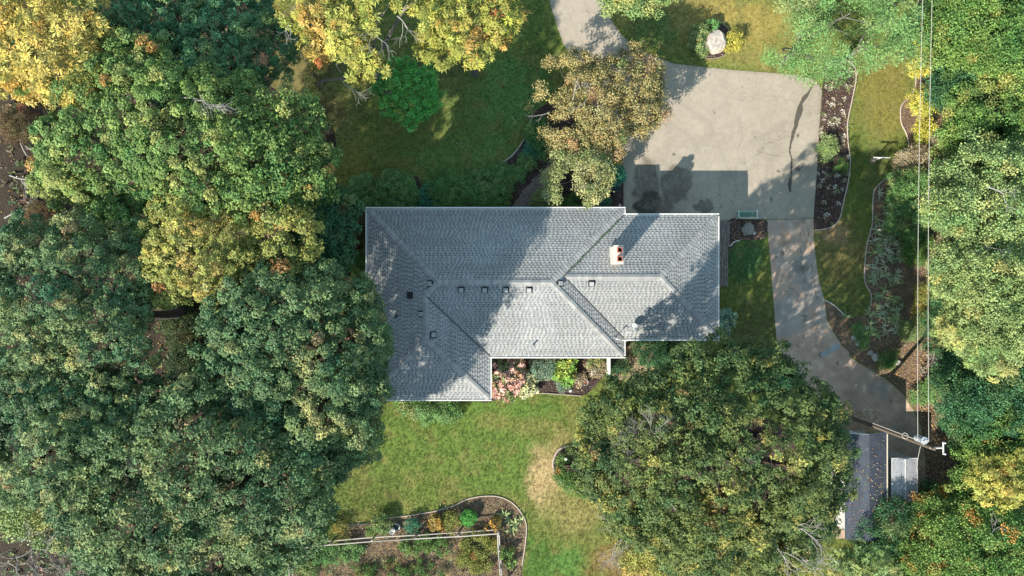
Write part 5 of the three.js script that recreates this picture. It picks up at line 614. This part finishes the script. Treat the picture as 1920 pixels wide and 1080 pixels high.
// ------------------------------------------------------------------ fallen wood, grass, leaves, mulch
{ srand(808); const L = []; for (const [px, py, a, n] of [[40, 330, 0.2, 3], [80, 380, 0.8, 3], [30, 410, -0.3, 3], [300, 745, 0.1, 2], [60, 255, 1.2, 2]]) { const o = thing('fallen_branch', ['bare grey branches lying left of the bright green tree', 'bare branches above the broad left maple', 'bare branch at the left edge above the broad maple', 'pale fallen limb in the dark hole between the maples', 'bare branch at the left edge below the golden tree'][L.length], 'branch', at(px, py, 0)); L.push(o); const g = []; twigs(g, V(-0.6, 0.25, 0), V(Math.cos(a), 0.12, Math.sin(a)), 1.5, 0.06, n); part('wood', g, paleBark, o); } }
{ srand(2024); const g = [], blades = 7; const arr = []; for (let i = 0; i < blades; i++) { const a = rr(0, 6.28), p = V(rr(-0.05, 0.05), 0, rr(-0.05, 0.05)), d = V(Math.cos(a) * 0.8, 0.9, Math.sin(a) * 0.8).normalize(), w = V(-Math.sin(a), 0, Math.cos(a)).multiplyScalar(0.011), t = p.clone().addScaledVector(d, rr(0.05, 0.085)); for (const q of [p.clone().add(w), p.clone().sub(w), t]) arr.push(q.x, q.y, q.z); } const geo = new THREE.BufferGeometry(); geo.setAttribute('position', new THREE.Float32BufferAttribute(arr, 3)); geo.computeVertexNormals();
  const list = []; for (let k = 0; k < 130000; k++) { const x = rr(-13.5, 27), z = rr(-20, 20), skip = HARD.some((h) => inside(h, x, z)) || BEDS.some((h) => inside(h, x, z)); if (skip || (x > -8.6 && x < 12.5 && z > -4.5 && z < 3.7)) continue; const c = turf(x, z), f = rr(0.72, 1.5); list.push([M4(V(x, 0, z), UPV, rr(0, 6.28), rr(0.7, 1.3)), [c[0] * f, c[1] * f, c[2] * f]]); }
  const o = copies('grass', geo, mat(1, 1, 1, 0.9), list); o.userData = { kind: 'stuff', label: 'mown lawn grass around the house', category: 'grass' }; }
{ srand(303); const geo = new THREE.BufferGeometry(), a = []; leafInto(a, 0, V(-0.04, 0, 0), V(1, 0.1, 0).normalize(), UPV, 0.09, 0.06, 0.012); geo.setAttribute('position', new THREE.Float32BufferAttribute(a, 3)); geo.computeVertexNormals(); const list = [], cols = [[0.55, 0.4, 0.16], [0.42, 0.25, 0.1], [0.3, 0.17, 0.09], [0.62, 0.55, 0.4], [0.5, 0.32, 0.12]];
  const drop = (n, x0, y0, x1, y1, h = 0.03, s = 1) => { for (let i = 0; i < n; i++) { const p = at(rr(x0, x1), rr(y0, y1)); list.push([M4(V(p.x, h + rr(0, 0.015), p.z), V(rr(-0.35, 0.35), 1, rr(-0.35, 0.35)).normalize(), rr(0, 6.28), s * rr(0.7, 1.2)), pick(cols).map((c) => c * rr(0.7, 1.15))]); } };
  drop(500, 620, 20, 1010, 320, 0.04, 0.9); drop(320, 1140, 0, 1720, 140, 0.04, 0.8); drop(400, 1440, 600, 1730, 800); drop(250, 1440, 420, 1640, 600, 0.04, 0.8); drop(500, 1582, 770, 1650, 815, 0.05); drop(1600, 1722, 640, 1790, 950, 0.05, 1.2); drop(700, 1640, 590, 1760, 720, 0.04); drop(900, 540, 940, 985, 1080, 0.05, 0.9); drop(260, 1530, 110, 1600, 430, 0.03, 0.9); drop(120, 1370, 415, 1436, 450, 0.04, 0.9); drop(200, 1170, 130, 1530, 400, 0.03, 0.5); drop(200, 1370, 460, 1450, 640, 0.04, 0.7); drop(2500, 0, 180, 640, 1080, 0.06, 1.3); drop(120, 1665, 830, 1735, 860); drop(500, 1720, 130, 1790, 640, 0.05, 1.2);
  const o = copies('fallen_leaves', geo, mat(1, 1, 1, 0.9), list); o.userData = { kind: 'stuff', label: 'scattered fallen leaves on lawn, beds and drive', category: 'leaves' };
  const list2 = [], e = 2.6; for (let i = 0; i < 380; i++) { const px = rr(1592, 1660), py = rr(815, 1000), x0 = at(1584, 0, e).x, x1 = at(1661, 0, e).x, p = at(px, py, e + 0.2), y = e + 0.12 + 0.42 * (1 - Math.abs((p.x - (x0 + x1) / 2) / ((x1 - x0) / 2))); if (py < 870 && rnd() < 0.6) continue; list2.push([M4(V(p.x, y, p.z), V(rr(-0.35, 0.35), 1, rr(-0.35, 0.35)).normalize(), rr(0, 6.28), rr(0.4, 0.95)), pick(cols).map((c) => c * rr(0.5, 1.1))]); }
  const o2 = copies('roof_leaves', geo, mat(1, 1, 1, 0.9), list2); o2.userData = { kind: 'stuff', label: 'fallen leaves lying on the dark garage roof', category: 'leaves' }; }
{ srand(404); const geo = new THREE.BoxGeometry(0.07, 0.02, 0.03), list = [], cols = [[0.12, 0.075, 0.06], [0.2, 0.13, 0.1], [0.07, 0.045, 0.04], [0.3, 0.22, 0.17]];
  for (const B of [BED_DRIVE, BED_NORTH, BED_BENCH, BED_SOUTH, BED_ROUND, BED_ROCK, BED_GARDEN, BED_EAST]) { const b = bounds(B); b[2] = Math.min(b[2], 31); const n = Math.min(7000, (b[2] - b[0]) * (b[3] - b[1]) * 55); for (let i = 0; i < n; i++) { const x = rr(b[0], b[2]), z = rr(b[1], b[3]); if (!inside(B, x, z) || HARD.some((h) => inside(h, x, z))) continue; list.push([M4(V(x, 0.03 + rr(0, 0.02), z), V(rr(-0.5, 0.5), 1, rr(-0.5, 0.5)).normalize(), rr(0, 6.28), rr(0.6, 1.4)), pick(cols).map((c) => c * rr(0.7, 1.3))]); } }
  const o = copies('mulch_chips', geo, mat(1, 1, 1, 1), list); o.userData = { kind: 'stuff', label: 'bark mulch chips covering the planting beds', category: 'mulch' }; }
{ srand(606); const list = [], geo = sprayGeo('feather', 17), g = plan([[560, 1028], [700, 1014], [860, 1006], [930, 1002], [936, 1095], [552, 1095]]), b = bounds(g); for (let i = 0; i < 1500; i++) { const x = rr(b[0], b[2]), z = rr(b[1], b[3]); if (!inside(g, x, z) || fbm(x * 0.8, z * 0.8, 2) < 0.42) continue; list.push([M4(V(x, rr(0.05, 0.14), z), V(rr(-0.5, 0.5), 1, rr(-0.5, 0.5)).normalize(), rr(0, 6.28), rr(0.5, 1.1)), pick([[0.42, 0.31, 0.17], [0.3, 0.2, 0.12], [0.5, 0.4, 0.22], [0.2, 0.2, 0.08]]).map((c) => c * rr(0.7, 1.2))]); }
  const o = copies('dry_stalks', geo, mat(1, 1, 1, 0.9), list); o.userData = { kind: 'stuff', label: 'dry stalks and straw covering the fenced garden plot', category: 'straw' }; }
{ srand(505); const list = [], geo = sprayGeo('broad', 91), cols = [[0.06, 0.13, 0.04], [0.12, 0.17, 0.05], [0.17, 0.14, 0.06], [0.1, 0.07, 0.04]];
  for (let i = 0; i < 5200; i++) { const west = i < 3200, x = west ? rr(-34, -8) : rr(27, 36), z = rr(-20, 20); if (west ? !inside(FLOOR_W, x, z) : (!inside(BED_EAST, x, z) || x < 28.2 + 0.8 * noise(z, 3) || (z > 4.5 && z < 15 && x < 30))) continue; list.push([M4(V(x, rr(0.04, 0.35), z), V(rr(-0.4, 0.4), 1, rr(-0.4, 0.4)).normalize(), rr(0, 6.28), rr(0.6, 1.3)), pick(cols).map((c) => c * rr(0.7, 1.3))]); }
  const o = copies('undergrowth', geo, leafMat, list); o.userData = { kind: 'stuff', label: 'low leafy undergrowth on the woodland floor', category: 'undergrowth' }; }
renderer.render(scene, camera);
